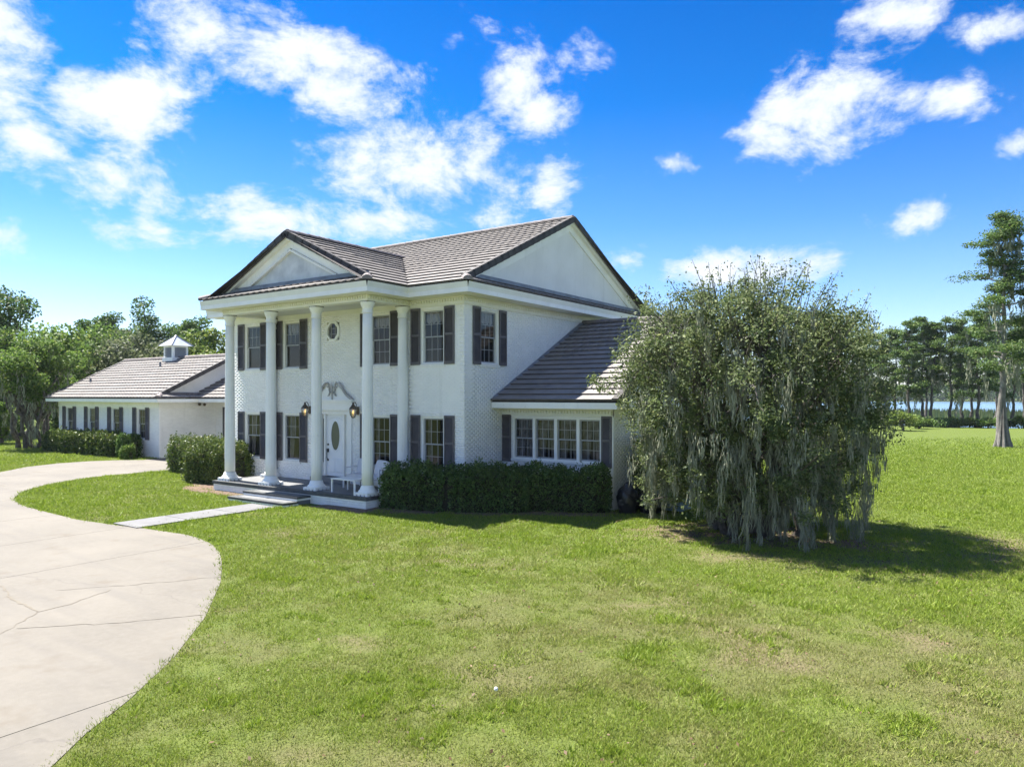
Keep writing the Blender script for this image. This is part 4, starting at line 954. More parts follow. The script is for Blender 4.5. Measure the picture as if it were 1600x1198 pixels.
# vent pipes on the wing roof
for x, y in ((-33.6,5.2),(-28.9,7.0)):
    z = GEZ+GPM*(y-GEY); obj('vent_pipe', MB().lathe([(.06,z-.1),(.06,z+.28),(.0,z+.28)], 10, (x,y)), 'flash', gr)
# cupola
CX, CY, CS = -29.25, 8.2, .5
cu = HP('cupola', MB().box(CX-CS-.06,CX+CS+.06,CY-CS-.06,CY+CS+.06,4.95,5.62).box(CX-CS,CX-CS+.13,CY-CS,CY-CS+.13,5.62,6.35).box(CX+CS-.13,CX+CS,CY-CS,CY-CS+.13,5.62,6.35).box(CX-CS,CX-CS+.13,CY+CS-.13,CY+CS,5.62,6.35).box(CX+CS-.13,CX+CS,CY+CS-.13,CY+CS,5.62,6.35).box(CX-CS+.002,CX+CS-.002,CY-CS+.002,CY+CS-.002,6.25,6.36), 'trim')
e_ = .74
cr_ = MB().poly([(CX-e_,CY-e_,6.34),(CX+e_,CY-e_,6.34),(CX,CY,7.0)]).poly([(CX+e_,CY-e_,6.34),(CX+e_,CY+e_,6.34),(CX,CY,7.0)]).poly([(CX+e_,CY+e_,6.34),(CX-e_,CY+e_,6.34),(CX,CY,7.0)]).poly([(CX-e_,CY+e_,6.34),(CX-e_,CY-e_,6.34),(CX,CY,7.0)]).poly([(CX-e_,CY-e_,6.34),(CX-e_,CY+e_,6.34),(CX+e_,CY+e_,6.34),(CX+e_,CY-e_,6.34)])
obj('cupola_roof', cr_, 'cupola_roof', cu)
hp = MB()
for a, b_ in ((1,-1),(-1,-1),(1,1),(-1,1)): hp.bar((CX+a*e_,CY+b_*e_,6.35),(CX,CY,7.02),.05)
obj('hip_strip', hp, 'flash', cu)
for (dx, dy) in ((0,-1),(1,0),(0,1),(-1,0)):
    m = MB()
    for k in range(9):
        zz = 5.64+k*.068
        if dx == 0: m.hexa([(CX-.37,CY+dy*(CS-.02),zz),(CX+.37,CY+dy*(CS-.02),zz),(CX+.37,CY+dy*(CS-.08),zz+.05),(CX-.37,CY+dy*(CS-.08),zz+.05),(CX-.37,CY+dy*(CS-.02),zz+.012),(CX+.37,CY+dy*(CS-.02),zz+.012),(CX+.37,CY+dy*(CS-.08),zz+.062),(CX-.37,CY+dy*(CS-.08),zz+.062)])
        else: m.hexa([(CX+dx*(CS-.02),CY-.37,zz),(CX+dx*(CS-.02),CY+.37,zz),(CX+dx*(CS-.08),CY+.37,zz+.05),(CX+dx*(CS-.08),CY-.37,zz+.05),(CX+dx*(CS-.02),CY-.37,zz+.012),(CX+dx*(CS-.02),CY+.37,zz+.012),(CX+dx*(CS-.08),CY+.37,zz+.062),(CX+dx*(CS-.08),CY-.37,zz+.062)])
    m.box(CX-.36,CX+.36,CY-.36,CY+.36,5.6,6.3); obj('louvre', m, 'louvre', cu)
# link between the wing and the main block
LY, LEY = 7.3, 5.6; LEZ = 3.18; LRY = 9.6; LRZ = LEZ+GPM*(LRY-LEY)
lh = [(13.1-1.9-.4, 13.1-1.9+.4, gz0, gz0+gh)]
LX0, LX1 = GX1, XL
lwx = [-22.1, -17.5, -13.6]
brick_wall((LX0,LY,0), (1,0,0), (0,-1,0), LX1-LX0, 0, 2.75, [(c-.40-LX0, c+.40-LX0, gz0, gz0+gh) for c in lwx])
for c in lwx:
    window(c, LY, gz0, 0, w=.80, h=gh, grid=(2,2), curtain=False)
    for s in (-1, 1): shutter(c+s*.66, LY-.016, gz0-.03, 0, .40, 1.74)
HP('room_partition', MB().poly([(LX0,LY+2,0),(LX1,LY+2,0),(LX1,LY+2,2.9),(LX0,LY+2,2.9)]).poly([(LX0,LY,2.8),(LX1,LY,2.8),(LX1,LY+4,2.8),(LX0,LY+4,2.8)]), 'room')
lc = HP('cornice', MB().box(LX0+.98,LX1-.02,LEY,LEY+.03,2.94,3.12).box(LX0+.04,LX1-.02,LY-.05,LY-.012,2.62,2.96), 'trim')
obj('soffit', MB().poly([(LX0+.98,LEY+.02,2.953),(LX0+.98,LY,2.953),(LX1,LY,2.953),(LX1,LEY+.02,2.953)]), 'soffit', lc)
lr = HP('roof', MB().poly([(LX0+.06,LEY,LEZ-.06),(LX1,LEY,LEZ-.06),(LX1,LRY,LRZ-.06),(LX0+.06,LRY,LRZ-.06)]).poly([(LX0+.06,LRY,LRZ-.06),(LX1,LRY,LRZ-.06),(LX1,LRY+4,LEZ-.06),(LX0+.06,LRY+4,LEZ-.06)]), 'deck')
tile_field(Slope(LX0+.06,LEY,LEZ,0,GPM), (LRY-LEY)/cg, lambda h: [(max(0,.9-h*1.2), LX1-LX0-.1)], lr)
ridge((LX0+.1,LRY,LRZ+.035), (LX1,LRY,LRZ+.035), lr, .42)
obj('floodlight', MB().box(-23.60,-23.5,6.2,6.3,2.78,2.88).lathe([(.05,2.74),(.09,2.86),(.0,2.9)], 10, (-23.42,6.15)).lathe([(.05,2.72),(.09,2.84),(.0,2.88)], 10, (-23.42,6.45)), 'bronze', lc)
flush_single()

# ------------------------------------------------------------------ porch furniture
sofa = thing('loveseat', (-3.5,-.5,FL), 'white framed loveseat with pale cushions on the porch under the window', 'loveseat')
x0, x1, y0, y1 = -4.18, -2.61, -.88, -.18; t_ = .045
for x in (x0, x1):
    for y in (y0, y1): obj('leg', MB().box(x-t_/2,x+t_/2,y-t_/2,y+t_/2,FL,FL+(.62 if y == y0 else .72)), 'white_metal', sofa)
    obj('armrest', MB().box(x-.03,x+.03,y0-.02,y1-.023,FL+.621,FL+.655).box(x-.012,x+.012,y0+.023,y1-.023,FL+.26,FL+.30), 'white_metal', sofa)
obj('seat_frame', MB().box(x0+.023,x1-.023,y0-.02,y0+.02,FL+.26,FL+.31).box(x0+.023,x1-.023,y1-.02,y1+.02,FL+.26,FL+.31).box(x0+.023,x1-.023,y0+.02,y1-.02,FL+.285,FL+.30), 'white_metal', sofa)
obj('back_frame', MB().box(x0+.023,x1-.023,y1-.02,y1+.02,FL+.68,FL+.72).box(x0+.5,x0+.53,y1-.01,y1+.01,FL+.31,FL+.68).box(x1-.53,x1-.5,y1-.01,y1+.01,FL+.31,FL+.68), 'white_metal', sofa)
def cushion(cx, cy, cz, sx_, sy, sz, rx=0, rz=0, n=10):
    m = MB()
    idx = {}
    for face in range(6):
        for i in range(n):
            for j in range(n):
                q = []
                for (a, b_) in ((i,j),(i+1,j),(i+1,j+1),(i,j+1)):
                    u, w_ = a/n*2-1, b_/n*2-1; p = [(1,u,w_),(-1,w_,u),(w_,1,u),(u,-1,w_),(u,w_,1),(w_,u,-1)][face]; p = np.array(p, float)
                    pil = (1-.30*abs(p[0])**3)*(1-.30*abs(p[2])**3) if sy < sz else (1-.16*abs(p[0])**5)*(1-.16*abs(p[1])**5)
                    v = np.array([p[0]*sx_/2*(1-.05*p[2]**2), p[1]*sy/2, p[2]*sz/2*(1-.05*p[0]**2)])
                    if sy < sz: v[1] *= pil
                    else: v[2] *= pil
                    key = tuple(np.round(p, 5))
                    if key not in idx: idx[key] = len(m.v); m.v.append(tuple(v))
                    q.append(idx[key])
                m.f.append(tuple(q))
    me = m.mesh('cushion', True); me.transform(Matrix.Translation((cx,cy,cz)) @ Euler((rx,0,rz)).to_matrix().to_4x4()); return me
for k in (0, 1):
    obj('seat_cushion', cushion(x0+.41+k*.76,-.52,FL+.375,.74,.66,.13), 'cushion', sofa)
obj('pillow', cushion(x0+.42,-.36,FL+.66,.56,.17,.50,R(-16),R(4)), 'cushion', sofa); obj('pillow', cushion(x1-.40,-.38,FL+.65,.60,.17,.48,R(-18),R(-14)), 'cushion', sofa)
tb = thing('coffee_table', (-3.2,-1.45,FL), 'low white metal coffee table on the porch in front of the loveseat', 'table')
obj('table_top', MB().box(-3.72,-2.68,-1.82,-1.12,FL+.39,FL+.42), 'white_metal', tb)
for x in (-3.69,-2.71):
    for y in (-1.79,-1.15): obj('leg', MB().box(x-.022,x+.022,y-.022,y+.022,FL,FL+.389), 'white_metal', tb)

# ------------------------------------------------------------------ leaves, moss, trees
def leaf_quads(c, size, up=.35, aspect=.5, r=rng, fold=.0):
    n = len(c); nrm = r.normal(size=(n,3)); nrm[:,2] = np.abs(nrm[:,2])*.6+up; nrm /= np.linalg.norm(nrm, axis=1)[:,None]
    t = r.normal(size=(n,3)); t -= nrm*np.sum(t*nrm, 1)[:,None]; t /= np.linalg.norm(t, axis=1)[:,None]; b_ = np.cross(nrm, t)
    s = (size*r.uniform(.65,1.3,n))[:,None]
    V = np.stack([c-t*s*.5, c+b_*s*aspect*.5+nrm*s*.06, c+t*s*.5, c-b_*s*aspect*.5+nrm*s*.06], 1).reshape(-1,3)
    return V, np.arange(n*4).reshape(-1,4)
def moss_quads(anch, length, width, r=rng, seg=5, sway=.08):
    n = len(anch); L_ = length*r.uniform(.35,1.25,n); yaw = r.uniform(0, math.pi, n); d = np.stack([np.cos(yaw), np.sin(yaw), 0*yaw], 1)
    off = np.cumsum(r.normal(0, sway, (n, seg+1, 3))*np.array([1,1,0]), 1)*(L_[:,None,None]/seg)
    w = width*r.uniform(.6,1.5,n); prof = np.array([.35,.9,1.0,.85,.55,.06])[:seg+1]
    z = np.linspace(0,1,seg+1)
    cen = anch[:,None,:]+off; cen = cen.copy(); cen[:,:,2] -= L_[:,None]*z[None,:]
    a = cen-d[:,None,:]*(w[:,None]*prof[None,:])[:,:,None]*.5; b_ = cen+d[:,None,:]*(w[:,None]*prof[None,:])[:,:,None]*.5
    V = np.stack([a,b_],2).reshape(n,-1,3); k = np.arange(seg); f = np.stack([2*k,2*k+1,2*k+3,2*k+2],1)
    F = (np.arange(n)[:,None,None]*(2*(seg+1))+f[None]).reshape(-1,4); V = V.reshape(-1,3); V[:,2] = np.maximum(V[:,2], .02); return V, F
def beards(tops, length, rad, n, width, r=rng, zmin=.02):
    """moss beards: fine short strands packed round a hanging axis that thins downwards"""
    m = len(tops); Lb = length*r.uniform(.4,1.3,m); k = np.repeat(np.arange(m), n); f = r.uniform(0,.85,m*n); a = r.uniform(0,2*math.pi,m*n); q = rad*np.sqrt(r.uniform(0,1,m*n))*(1.05-f)*r.uniform(.6,1.4,m)[k]
    A = tops[k]+np.stack([q*np.cos(a), q*np.sin(a), -f*Lb[k]],1); sw = r.normal(0,.06,(m,2)); A[:,:2] += sw[k]*(f*Lb[k])[:,None]
    seg = 3; Ls = Lb[k]*r.uniform(.14,.36,m*n); yaw = r.uniform(0,math.pi,m*n); d = np.stack([np.cos(yaw),np.sin(yaw),0*yaw],1); w = width*r.uniform(.6,1.4,m*n); N_ = m*n
    off = np.cumsum(r.normal(0,.22,(N_,seg+1,3))*np.array([1,1,0]),1)*(Ls[:,None,None]/seg); cen = A[:,None,:]+off; cen[:,:,2] -= Ls[:,None]*np.linspace(0,1,seg+1)[None,:]
    pr = np.array([.4,1,.8,.05]); hw = (w[:,None]*pr[None,:])[:,:,None]*.5; V = np.stack([cen-d[:,None,:]*hw, cen+d[:,None,:]*hw],2).reshape(-1,3); V[:,2] = np.maximum(V[:,2], zmin)
    j = np.arange(seg); fc = np.stack([2*j,2*j+1,2*j+3,2*j+2],1); F = (np.arange(N_)[:,None,None]*(2*(seg+1))+fc[None]).reshape(-1,4); return V, F
def blob_points(n, centers, radii, r=rng, flat=.7, shell=.5):
    k = r.integers(0, len(centers), n) if True else 0
    d = r.normal(size=(n,3)); d /= np.linalg.norm(d, axis=1)[:,None]; rad = r.uniform(0,1,n)**shell
    p = d*rad[:,None]*radii[k][:,None]; p[:,2] *= flat; return centers[k]+p
def limb(mb, a, b_, ra, rb, n=5, sag=.15, r=rng, sides=6):
    a = np.array(a); b_ = np.array(b_); Ln = np.linalg.norm(b_-a); pts = []; rad = []
    for k in range(n+1):
        f = k/n; p = a+(b_-a)*f; p = p+r.normal(0, .035*Ln, 3)*(0 < k < n); p[2] += sag*Ln*math.sin(math.pi*f)*.6; pts.append(p); rad.append(ra+(rb-ra)*f)
    mb.tube(pts, rad, sides); return pts
def broad_tree(name, px, depth, top, half, leaf, label, group=None, base_y=None, crown_lo=.25, nl=9000, ls=.24, moss=0, nb=26, seed=0, cat='tree'):
    r = np.random.default_rng(seed+100); x, y = at(px, depth); H = zat(top, depth); rad = half/FPX*depth; o = thing(name, (x,y,0), label, cat, group)
    cz = H*(crown_lo+1)/2; ch = H*(1-crown_lo)/2
    # clumps spread over an egg-shaped envelope, more of them high and outside
    d = r.normal(size=(nb,3)); d /= np.linalg.norm(d, axis=1)[:,None]; d[:,2] = d[:,2]*.9+.12; q = r.uniform(.30,.85,nb)
    C = np.array([x,y,cz])+d*q[:,None]*np.array([rad,rad,ch]); rr = r.uniform(.26,.44,nb)*rad; C[:,2] = np.minimum(C[:,2], H-rr*.55)
    u_ = C[:,2] > cz; C[u_,2] = cz+(C[u_,2]-cz)*(H-cz)/max(.1, np.max(C[:,2]+rr*.6)-cz)
    tr_ = MB(); fork = np.array([x+r.normal(0,.2),y+r.normal(0,.2),H*crown_lo+.6]); limb(tr_, (x,y,-.1), fork, .035*H*.7+.08, .02*H+.05, 5, 0, r, 9)
    for c in C: limb(tr_, fork+r.normal(0,.15,3), c, .010*H+.03, .02, 4, .1, r, 5)
    obj('trunk', tr_, 'bark', o)
    P = blob_points(nl, C, rr, r, .75, .45); V, F = leaf_quads(P, ls, .4, .6, r); obj('crown', fast_mesh('crown', V, F), leaf, o)
    if moss:
        A = blob_points(moss, C, rr*.9, r, .6, .4); A[:,2] -= .1; V, F = beards(A, 1.2, .22, 14, .06, r); obj('moss', fast_mesh('moss', V, F), 'moss', o, kind='stuff')
    return o
# the wood behind the left wing
wood = [('shade_tree', -20, 66, 445, 75, 'dark_leaf', 'tall dark tree rising highest at the far end of the wood by the low wing'),
        ('shade_tree', 172, 84, 486, 40, 'dark_leaf', 'small round dark treetop rising behind the lower wood, clear of its neighbours'),
        ('shade_tree', 238, 84, 464, 55, 'dark_leaf', 'tall dark tree with an uneven top rising behind the cupola'),
        ('shade_tree', 297, 80, 489, 38, 'dark_leaf', 'dark round tree standing between the cupola and the portico'),
        ('broadleaf_tree', 70, 60, 502, 85, 'mid_leaf', 'broad fresh green tree behind the mossy tree at the wing end'),
        ('broadleaf_tree', 150, 68, 508, 80, 'mid_leaf', 'spreading mid green tree above the far end of the wing roof'),
        ('grey_oak', 215, 66, 520, 85, 'grey_leaf', 'grey-green mossy oak just behind the wing roof ridge'),
        ('broadleaf_tree', 335, 62, 512, 60, 'lime_leaf', 'yellow-green tree behind the wing roof next to the portico column'),
        ('broadleaf_tree', 275, 70, 528, 60, 'lime_leaf', 'low yellow-green tree showing right behind the cupola'),
        ('broadleaf_tree', -60, 56, 505, 70, 'mid_leaf', 'green tree cut by the photograph edge beyond the mossy tree'),
        ('broadleaf_tree', 120, 78, 500, 60, 'dark_leaf', 'deep green tree filling the gap in the wood above the wing end')]
for k, (nm, px, dp, tp, hf, lf, lb) in enumerate(wood): broad_tree(nm, px, dp, tp, hf, lf, lb, 'trees of the wood behind the low wing', nl=15500, ls=.31, crown_lo=.08, nb=50, moss=60 if lf == 'grey_leaf' else 0, seed=k)
# undergrowth of the wood
for k, (px, dp, tp, hf) in enumerate(((-30,58,610,60),(4,50,628,34),(92,50,640,26),(30,60,600,60),(95,62,590,45),(-90,62,590,60),(140,72,560,60),(330,70,560,70),(390,72,550,60),(230,75,560,70))):
    broad_tree('understorey_bush', px, dp, tp, hf, ('dark_leaf','mid_leaf')[k % 2], 'leafy bush filling the foot of the wood behind the low wing', 'bushes at the foot of the wood', nl=3600, ls=.28, crown_lo=.02, nb=16, seed=40+k, cat='bush')
# mossy tree at the end of the low wing
o = broad_tree('mossy_tree', 48, 46, 520, 68, 'mid_leaf', 'mossy multi-stemmed tree at the outer end of the low wing', None, nl=15000, ls=.17, crown_lo=.22, moss=50, seed=77)
mb = MB(); bx_, by_ = at(48, 46)
for k in range(7):
    t = k*.9; limb(mb, (bx_+.9*math.cos(t), by_+.7*math.sin(t), -.1), (bx_+1.9*math.cos(t+.3), by_+1.5*math.sin(t), 3.6+.4*math.sin(k*2.2)), .14, .06, 6, 0)
obj('stem', mb, 'bark', o)
A = np.array([(bx_+rng.normal(0,1.7), by_+rng.normal(0,1.3), rng.uniform(1.2,4.2)) for _ in range(45)]); V, F = beards(A, 1.2, .18, 40, .04); obj('moss_curtain', fast_mesh('moss_curtain', V, F), 'moss', o, kind='stuff')

# the big oak hung with moss beside the right wing
OX, OY = 7.98, 1.2
oak = thing('mossy_oak', (OX,OY,0), 'large bushy oak draped to the ground in grey moss beside the right wing', 'tree')
r = np.random.default_rng(5); tr_ = MB(); tips = []
for k in range(11):
    t = 2*math.pi*k/11+r.normal(0,.2); b0 = np.array([OX+r.uniform(.2,1.3)*math.cos(t), OY+r.uniform(.2,1.1)*math.sin(t), -.1]); out = r.uniform(.8,2.3)
    b1 = np.array([OX+out*1.0*math.cos(t), OY+out*math.sin(t), r.uniform(2.4,3.6)]); limb(tr_, b0, b1, r.uniform(.08,.15), .06, 7, 0, r, 8)
    for j in range(5):
        t2 = t+r.normal(0,.7); o2 = r.uniform(1.0,3.1); e2 = np.array([OX+o2*math.cos(t2), OY+o2*math.sin(t2), 0]); e2[2] = 2.6+3.3*math.sqrt(max(0, 1-(o2/3.6)**2))*r.uniform(.45,1.02)
        limb(tr_, b1+r.normal(0,.1,3), e2, .05, .016, 5, .08, r, 5); tips.append(e2)
        for q in range(4):
            e3 = e2+r.normal(0,.55,3)*np.array([1,1,.7]); limb(tr_, e2-(e2-b1)*r.uniform(0,.4), e3, .018, .007, 3, .05, r, 4); tips.append(e3)
for k in range(90):      # low crossing branches
    t = r.uniform(0, 2*math.pi); a = np.array([OX+.7*math.cos(t), OY+.7*math.sin(t), r.uniform(.5,2.6)]); o2 = r.uniform(1.2,2.8); e2 = np.array([OX+o2*math.cos(t+r.normal(0,.4)), OY+o2*math.sin(t+r.normal(0,.4)), a[2]+r.uniform(-.4,1.0)]); limb(tr_, a, e2, .035, .01, 4, .05, r, 5); tips.append(e2)
obj('trunk', tr_, 'bark', oak)
T = np.array(tips)
# extra leaf sprays over the outer dome so that the outline is uneven
nd_ = 300; d = r.normal(size=(nd_,3)); d[:,2] = np.abs(d[:,2])*.9+.05; d /= np.linalg.norm(d, axis=1)[:,None]
D_ = np.array([OX,OY,2.4])+d*np.array([3.0,3.0,3.65])*(r.uniform(.70,1.03,nd_)*(.92+.2*fbm(np.arctan2(d[:,1],d[:,0])*1.6, d[:,2]*2.2, 1, 13)))[:,None]
C = np.concatenate([T, D_]); 
t_ = r.uniform(0, 2*math.pi, 260); q_ = r.uniform(1.3,2.75,260); LOW = np.stack([OX+q_*np.cos(t_), OY+q_*np.sin(t_), r.uniform(.8,2.9,260)], 1); C = np.concatenate([C, LOW])   # leafy low sprays between the moss
rr = r.uniform(.18,.50,len(C)); ok = (C[:,2] > .7) & ~((C[:,0] < 4.75) & (C[:,1] > 1.2) & (C[:,2] < 5.4)); C, rr = C[ok], rr[ok]
P = blob_points(140000, C, rr, r, .9, .6); P = P[P[:,2] > .5]; V, F = leaf_quads(P, .075, .3, .5, r); V = V.reshape(-1,4,3); c_ = V.mean(1, keepdims=True); V = (c_+(V-c_)*r.uniform(.55,1.35,(len(V),1,1))).reshape(-1,3); obj('crown', fast_mesh('crown', V, F), 'oak_leaf', oak)
# sprigs standing out of the top
sp = MB(); S_ = []
for k in range(190):
    d = r.normal(size=3); d[2] = abs(d[2])+.35; d /= np.linalg.norm(d); a = np.array([OX,OY,2.5])+d*np.array([3.1,3.1,3.35]); e2 = a+(d*.5+np.array([r.normal(0,.2),r.normal(0,.2),.55]))*r.uniform(.3,.95)
    if a[0] < 4.7: continue
    sp.tube([a-d*.4, (a+e2)/2+r.normal(0,.03,3), e2], [.012,.008,.004], 4)
    S_.append(a+(e2-a)*r.uniform(-.3,1.05,26)[:,None]+r.normal(0,.09,(26,3)))
obj('twig', sp, 'bark', oak, kind='stuff'); V, F = leaf_quads(np.concatenate(S_), .075, .2, .5, r); obj('sprig_leaves', fast_mesh('sprig_leaves', V, F), 'oak_leaf', oak)
# moss: bunches of strands hanging from branch points, long ones at the skirts
def bunches(n, zlo, zhi, rlo, rhi, length, rad, per, width):
    t = r.uniform(0, 2*math.pi, n); q = r.uniform(rlo, rhi, n); A = np.stack([OX+q*np.cos(t), OY+q*np.sin(t), r.uniform(zlo, zhi, n)], 1)
    A = A[A[:,0] > 5.0]; return beards(A, length, rad, per, width, r)
MV = []; MF = []; base_ = 0
for args in ((80,.9,2.5,1.9,2.75,1.3,.14,90,.016),(230,2.0,4.3,1.9,3.1,.85,.14,52,.018),(190,3.4,5.5,1.0,2.8,.8,.13,44,.018),(110,.8,2.6,.5,2.1,1.1,.14,70,.020)):
    V, F = bunches(*args); MV.append(V); MF.append(F+base_); base_ += len(V)
obj('moss', fast_mesh('moss', np.concatenate(MV), np.concatenate(MF)), 'moss', oak, kind='stuff')

# cypresses
def cypress(px, depth, top, label, group=None, seed=0, big=False, lean=0, half=34, base=None):
    r = np.random.default_rng(seed+300); x, y = at(px, depth); H = zat(top, depth); o = thing('cypress_tree', (x,y,0), label, 'tree', group)
    tr_ = MB(); k0 = .23 if big else .16; pts = []; rad = []
    for k in range(15):
        f = k/14; pts.append((x+RT[0]*lean*f*H+r.normal(0,.012*H)*(0 < k < 14)*.5, y+RT[1]*lean*f*H, -.1+f*H*.97)); rad.append(max(.02, k0*(1-f)**.8*(1.0)+k0*(.9 if big else 1.5)*math.exp(-f*28)))
    if big:
        prof = []; tr_.tube(pts, rad, 14)
        for j in range(9):
            t = 2*math.pi*j/9; tr_.tube([(x+.50*math.cos(t), y+.50*math.sin(t), -.1),(x+.33*math.cos(t), y+.33*math.sin(t), .5),(x+.19*math.cos(t), y+.19*math.sin(t), 1.5),(x+.10*math.cos(t), y+.10*math.sin(t), 3.2)], [.11,.10,.07,.04], 6)
    else: tr_.tube(pts, rad, 8)
    Rr = half/FPX*depth; C = []; rr = []; A = []
    z0 = .30 if big else .30; n = 44 if big else 24
    for k in range(n):
        f = z0+(1-z0)*(k/(n-1))**.85; t = r.uniform(0, 2*math.pi); ln = Rr*(1.1-.75*(f-z0)/(1-z0))*r.uniform(.35,1.05); i = min(13, int(f*14)); c0 = np.array(pts[i]); c0[2] = f*H*.96
        e2 = c0+np.array([math.cos(t)*ln, math.sin(t)*ln, ln*r.uniform(-.05,.28)]); limb(tr_, c0, e2, .055 if big else .045, .015, 4, .05, r, 5)
        for j in range(4 if big else 3):
            g = r.uniform(.55 if big else .35,1.1); c = c0+(e2-c0)*g+r.normal(0,.15*Rr*.5,3)*np.array([1,1,.4]); C.append(c); rr.append(Rr*r.uniform(.16,.32)); A.append(c)
    C.append(np.array(pts[-1])); rr.append(Rr*.2)
    obj('trunk', tr_, 'cypress_bark' if big else 'bark', o)
    C = np.array(C); rr = np.array(rr); P = blob_points(32000 if big else 11000, C, rr, r, .36 if big else .5, .5); V, F = leaf_quads(P, .15 if big else .21, .7, .5, r); obj('crown', fast_mesh('crown', V, F), 'cypress_leaf', o)
    A = np.array(A)[r.integers(0, len(A), 70 if big else 22)]+r.normal(0,.25,(70 if big else 22,3)); A[:,2] -= .1; V, F = beards(A, 1.5 if big else 1.7, .22, 46 if big else 30, .045 if big else .07, r); obj('moss', fast_mesh('moss', V, F), 'moss', o, kind='stuff')
    return o
cypress(1567, 46.5, 326, 'tall lone cypress with a flared pale trunk on the lawn', None, 1, True, .012, 80)
row = [(1372,82,520),(1397,84,512),(1420,78,498),(1441,80,492),(1447,90,505),(1484,78,495),(1504,82,500),(1517,84,505),(1528,76,490),(1582,80,500),(1600,84,495),(1630,78,480),(1345,88,525),(1555,92,505)]
for k, (px, dp, tp) in enumerate(row): cypress(px, dp, tp, 'slim moss-hung cypress in the row along the lake shore', 'cypresses along the lake shore', 10+k, False, (0,.03,-.02,.01)[k % 4], (40,48,36,44)[k % 4])
cypress(1452, 79, 500, 'leaning moss-hung cypress in the row along the lake shore', None, 40, False, .09, 28)
# bushes at the water's edge
for k, (px, dp, tp, hf) in enumerate(((1412,68,640,26),(1435,72,648,22),(1390,70,645,26),(1462,76,654,30),(1500,76,652,26),(1525,76,655,24),(1545,74,652,26),(1575,76,655,24),(1600,74,650,24),(1365,74,645,24),(1480,80,654,26))):
    broad_tree('waterside_bush', px, dp, tp, hf, ('lime_leaf','mid_leaf','dark_leaf')[(0,1,0,2,0,2,1,2,0,1,2)[k]], 'leafy bush at the foot of the cypresses on the lake shore', 'bushes on the lake shore', nl=1600, ls=.20, crown_lo=.02, nb=12, seed=90+k, cat='bush')
# reeds in the shallows and the wood on the far shore, both read as one mass
n = 9000; A = np.stack([rng.uniform(-70,60,n), 150+rng.normal(0,6,n), np.full(n,-1.)], 1); h = rng.uniform(.9,2.0,n); w = .16
V = np.stack([A-np.array([w,0,0]), A+np.array([w,0,0]), A+np.stack([rng.normal(0,.2,n), rng.normal(0,.2,n), h],1)], 1).reshape(-1,3)
ro = obj('reeds', fast_mesh('reeds', V, np.arange(3*n).reshape(-1,3)), 'reed'); ro['kind'] = 'stuff'; tag(ro, 'belt of yellow-green reeds standing in the lake shallows', 'reeds')
n = 26000; X = rng.uniform(-330,260,n); hh = 7+5*fbm(X, X*0, 30, 61)+4*fbm(X, X*0, 9, 62); A = np.stack([X, 598+rng.uniform(0,30,n), hh*rng.uniform(0,1,n)**.7-.5], 1)
V, F = leaf_quads(A, 2.6, .3, .8); fo = obj('far_wood', fast_mesh('far_wood', V, F), 'dark_leaf'); fo['kind'] = 'stuff'; tag(fo, 'low dark wood along the far shore of the lake', 'wood')

